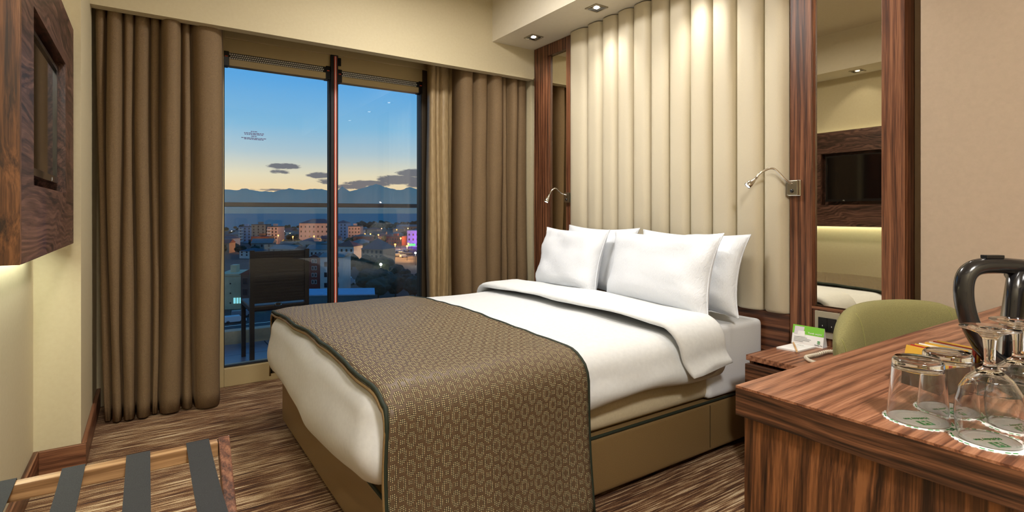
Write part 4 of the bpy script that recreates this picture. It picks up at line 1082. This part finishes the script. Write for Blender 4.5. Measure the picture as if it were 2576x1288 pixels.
tag(cv, 'flat blue metal canopy roof over the street below the balcony', 'canopy')
aw = obj('blue_awning', MB().prism([(0, 0), (-1.4, -.5), (-1.4, -.8), (0, -.35)], -4.5, 4.5, 'X'), 'blue_sign')
q = ground_at(700, 803); aw.location = (q.x, q.y, ZG + 3.0); aw.rotation_euler = (0, 0, -YAW); tag(aw, 'glowing blue shop awning at street level', 'awning')

def vehicle(name, label, px, py, L, Wd, Hh, body, yaw):
    q = ground_at(px, py); v_ = thing(name, label, 'vehicle', q, yaw)
    prof = [(-L / 2, .35), (L / 2, .35), (L / 2, Hh * .55), (L * .36, Hh * .62), (L * .22, Hh), (-L * .48, Hh), (-L / 2, Hh * .6)]
    obj('body', MB().prism(prof, -Wd / 2, Wd / 2, 'Y'), body, v_, world=False, bevel=.06)
    obj('windscreen', MB().prism([(L * .358, Hh * .64), (L * .225, Hh * .97), (L * .24, Hh * .985), (L * .375, Hh * .65)], -Wd * .44, Wd * .44, 'Y'), 'car_glass', v_, world=False)
    for a in (-L * .3, L * .3):
        for b2 in (-Wd / 2, Wd / 2 - .2):
            rows_ = [[(a + r_ * math.cos(k * math.pi / 6), b2 + d_, .34 + r_ * math.sin(k * math.pi / 6)) for k in range(12)] for r_, d_ in ((.01, 0), (.33, 0), (.33, .2), (.01, .2))]
            obj('wheel', MB().grid(rows_, closev=True), 'tyre', v_, world=False)
vehicle('delivery_van', 'white van parked on the street beyond the canopy', 874, 716, 5.6, 2.0, 2.3, 'car_paint', -YAW + .35)
vehicle('parked_car', 'grey car parked in front of the lit shop windows', 610, 797, 4.2, 1.7, 1.45, 'car_grey', -YAW + .5)
vehicle('parked_car', 'silver car parked nearer the balcony than the grey one', 590, 812, 4.2, 1.7, 1.45, 'car_paint', -YAW + .6)
for k, (px, py) in enumerate([(1004, 634), (1012, 640), (1022, 632), (1000, 645), (1016, 648), (1030, 641)]):
    vehicle('parked_car', ['silver', 'grey', 'silver', 'grey', 'silver', 'grey'][k] + ' car parked in the orange lit street', px, py, 4.2, 1.7, 1.45, ['car_paint', 'car_grey'][k % 2], -YAW + .2 * k)
for o in list(C.objects):
    if o.get('label', '').endswith('parked in the orange lit street'): o['group'] = 'cars in the orange lit street'
rows = [[ground_at(px, py) + Vector((0, 0, .06)) for px in (985, 1010, 1040)] for py in (662, 640, 620, 606)]
struct('street_surface', MB().grid(rows), 'asphalt')

rnd = random.Random(11)
for px, py in [(998, 596), (583, 596), (592, 600), (715, 596), (760, 604), (737, 622), (822, 624), (790, 620), (700, 617), (655, 634), (918, 612), (932, 612), (952, 615), (960, 592), (1056, 590), (958, 706), (1045, 668), (1052, 672)]:
    q = ground_at(px, py); OCC.append((q.x, q.y, .8))
# smaller houses filling the town
cols_ = [('plaster_grey', 'roof_grey', 'grey rendered house with a grey roof among the town roofs'), ('plaster_tan', 'roof_red', 'tan house with a red roof among the town roofs'),
         ('plaster_white', 'roof_slate', 'white house with a slate roof among the town roofs'), ('plaster_brown', 'roof_green', 'brown house with a green roof among the town roofs')]
spots = []
for k in range(260):
    if len(spots) > 44: break
    yb_ = rnd.choice([588, 592, 597, 603, 610, 618, 627, 638, 650]) + rnd.uniform(-2, 2); px = rnd.uniform(545, 1085)
    if 970 < px < 1100 and 603 < yb_ < 668: continue
    if 890 < px < 1000 and yb_ > 630: continue
    t_ = (ZG - H) / vv(yb_); wpx = rnd.uniform(9, 14) / t_ * F; hpx = rnd.uniform(3.5, 6.5) / t_ * F
    q = ground_at(px, yb_); q = q + (q - cam.location).normalized() * 4
    if not free(q, 8.0): continue
    spots.append(1)
    a, b_, l_ = cols_[rnd.randrange(4)]
    building(l_, px - wpx / 2, px + wpx / 2, yb_ - hpx, yb_, rnd.uniform(7, 10), a, (rnd.choice([HP_, G_, HP_]), b_), 1 if yb_ < 605 else 2, 3, rnd.uniform(-20, 20),
             lit=(rnd.randrange(12),), name='house', group=l_.split(' among')[0] + 's in the town', roofh=rnd.uniform(1.4, 2.4))
# trees
crowns = []
for s_ in range(3):
    bm = bmesh.new(); bmesh.ops.create_icosphere(bm, subdivisions=3, radius=1.0)
    for v_ in bm.verts:
        v_.co *= 1 + .32 * noise.noise(v_.co * 1.7 + Vector((s_ * 7, 0, 0))) + .20 * noise.noise(v_.co * 5 + Vector((0, s_ * 5, 0))); v_.co.z *= .85
    me = bpy.data.meshes.new('crown'); bm.to_mesh(me); bm.free(); me.materials.append(MATS['foliage']); crowns.append(me)
trunk = bpy.data.meshes.new('trunk'); tb = MB().tube([(0, 0, -.2), (0, 0, 1.0)], [.09, .06], 6); trunk.from_pydata(tb.v, [], tb.f); trunk.materials.append(MATS['bark'])
def tree(px, py, r_, label, group):
    q = ground_at(px, py)
    if not free(q, r_ * 1.25): return
    OCC.append((q.x, q.y, r_ * 1.25)); t_ = thing('tree', label, 'tree', q, rnd.uniform(0, 6.28), group)
    c_ = bpy.data.objects.new('crown', rnd.choice(crowns)); C.objects.link(c_); c_.parent = t_; c_.scale = (r_, r_, r_ * rnd.uniform(.8, 1.15)); c_.location = (0, 0, r_ * 1.35)
    k_ = bpy.data.objects.new('trunk', trunk); C.objects.link(k_); k_.parent = t_; k_.scale = (r_ * .9, r_ * .9, r_ * .9)
for k in range(120): tree(rnd.uniform(900, 1100), rnd.uniform(571, 581), rnd.uniform(2.6, 5.0), 'dark tree in the row along the seashore', 'trees along the shore')
for k in range(60): tree(rnd.uniform(545, 900), rnd.uniform(574, 586), rnd.uniform(2.0, 3.2), 'small dark tree near the waterfront towers', 'trees near the waterfront')
for k in range(140):
    px = rnd.uniform(550, 1085); py = rnd.uniform(594, 650)
    if 978 < px < 1045 and py > 604: continue
    tree(px, py, rnd.uniform(1.6, 3.0), 'dark leafy tree between the town houses', 'trees between the houses')
for k in range(130):
    px = rnd.uniform(850, 1090); py = rnd.uniform(676, 760)
    if px < 920 and py > 690: continue
    if px > 975 and py < 705: continue
    tree(px, py, rnd.uniform(1.8, 3.4), 'dark leafy tree in the unlit grounds below the tan house', 'trees in the dark grounds')
# street lamps
def street_lamp(px, py, glow='street_glow', col=(1, .45, .12), power=12000, h_=6.5, label='street lamp glowing orange between the houses', group='orange street lamps'):
    q = ground_at(px, py); L = thing('street_lamp', label, 'street lamp', q, 0, group)
    obj('post', MB().tube([q, q + Vector((0, 0, h_))], .09, 6), 'lamp_post', L)
    bm = MB().lathe([(.001, -.45), (.33, -.3), (.46, 0), (.33, .3), (.001, .45)], (q.x, q.y, q.z + h_ + .3), 10); obj('lantern', bm, glow, L, smooth=True)
    light('street_light', 'POINT', q + Vector((0, 0, h_ - .4)), power, col, L, shadow_soft_size=.3)
for px, py in [(737, 622), (822, 624), (790, 620), (700, 617), (655, 634), (918, 612), (932, 612), (952, 615), (960, 592), (998, 596), (1008, 627), (1027, 647), (1024, 656), (994, 650), (1034, 618), (1056, 590)]:
    street_lamp(px, py)
for px, py in [(583, 596), (592, 600), (715, 596), (760, 604), (1045, 668), (1052, 672), (958, 706)]:
    street_lamp(px, py, 'white_lamp', (1, .92, .78), 1200, 5.0, 'street lamp glowing white in the darker part of town', 'white street lamps')
q = ground_at(1050, 624)
fl = thing('floodlight', 'ground floodlight washing the building in purple', 'floodlight', q)
obj('housing', B(q.x - .4, q.y - .3, q.z, q.x + .4, q.y + .3, q.z + .5), 'lamp_post', fl); obj('lens', B(q.x - .35, q.y - .25, q.z + .5, q.x + .35, q.y + .25, q.z + .56), 'purple_sign', fl)
light('purple_light', 'POINT', q + Vector((0, 0, 5)), 9000, (.24, .04, 1.0), fl, shadow_soft_size=.4)
sg = thing('shop_sign', 'green lit sign at the foot of the purple building', 'sign', ground_at(1036, 626))
obj('sign_face', B(-2.2, -.15, 1.8, 2.2, .15, 3.2), 'green_sign', sg, world=False); obj('post', B(-.1, -.05, 0, .1, .05, 1.8), 'lamp_post', sg, world=False); sg.rotation_euler = (0, 0, -YAW)
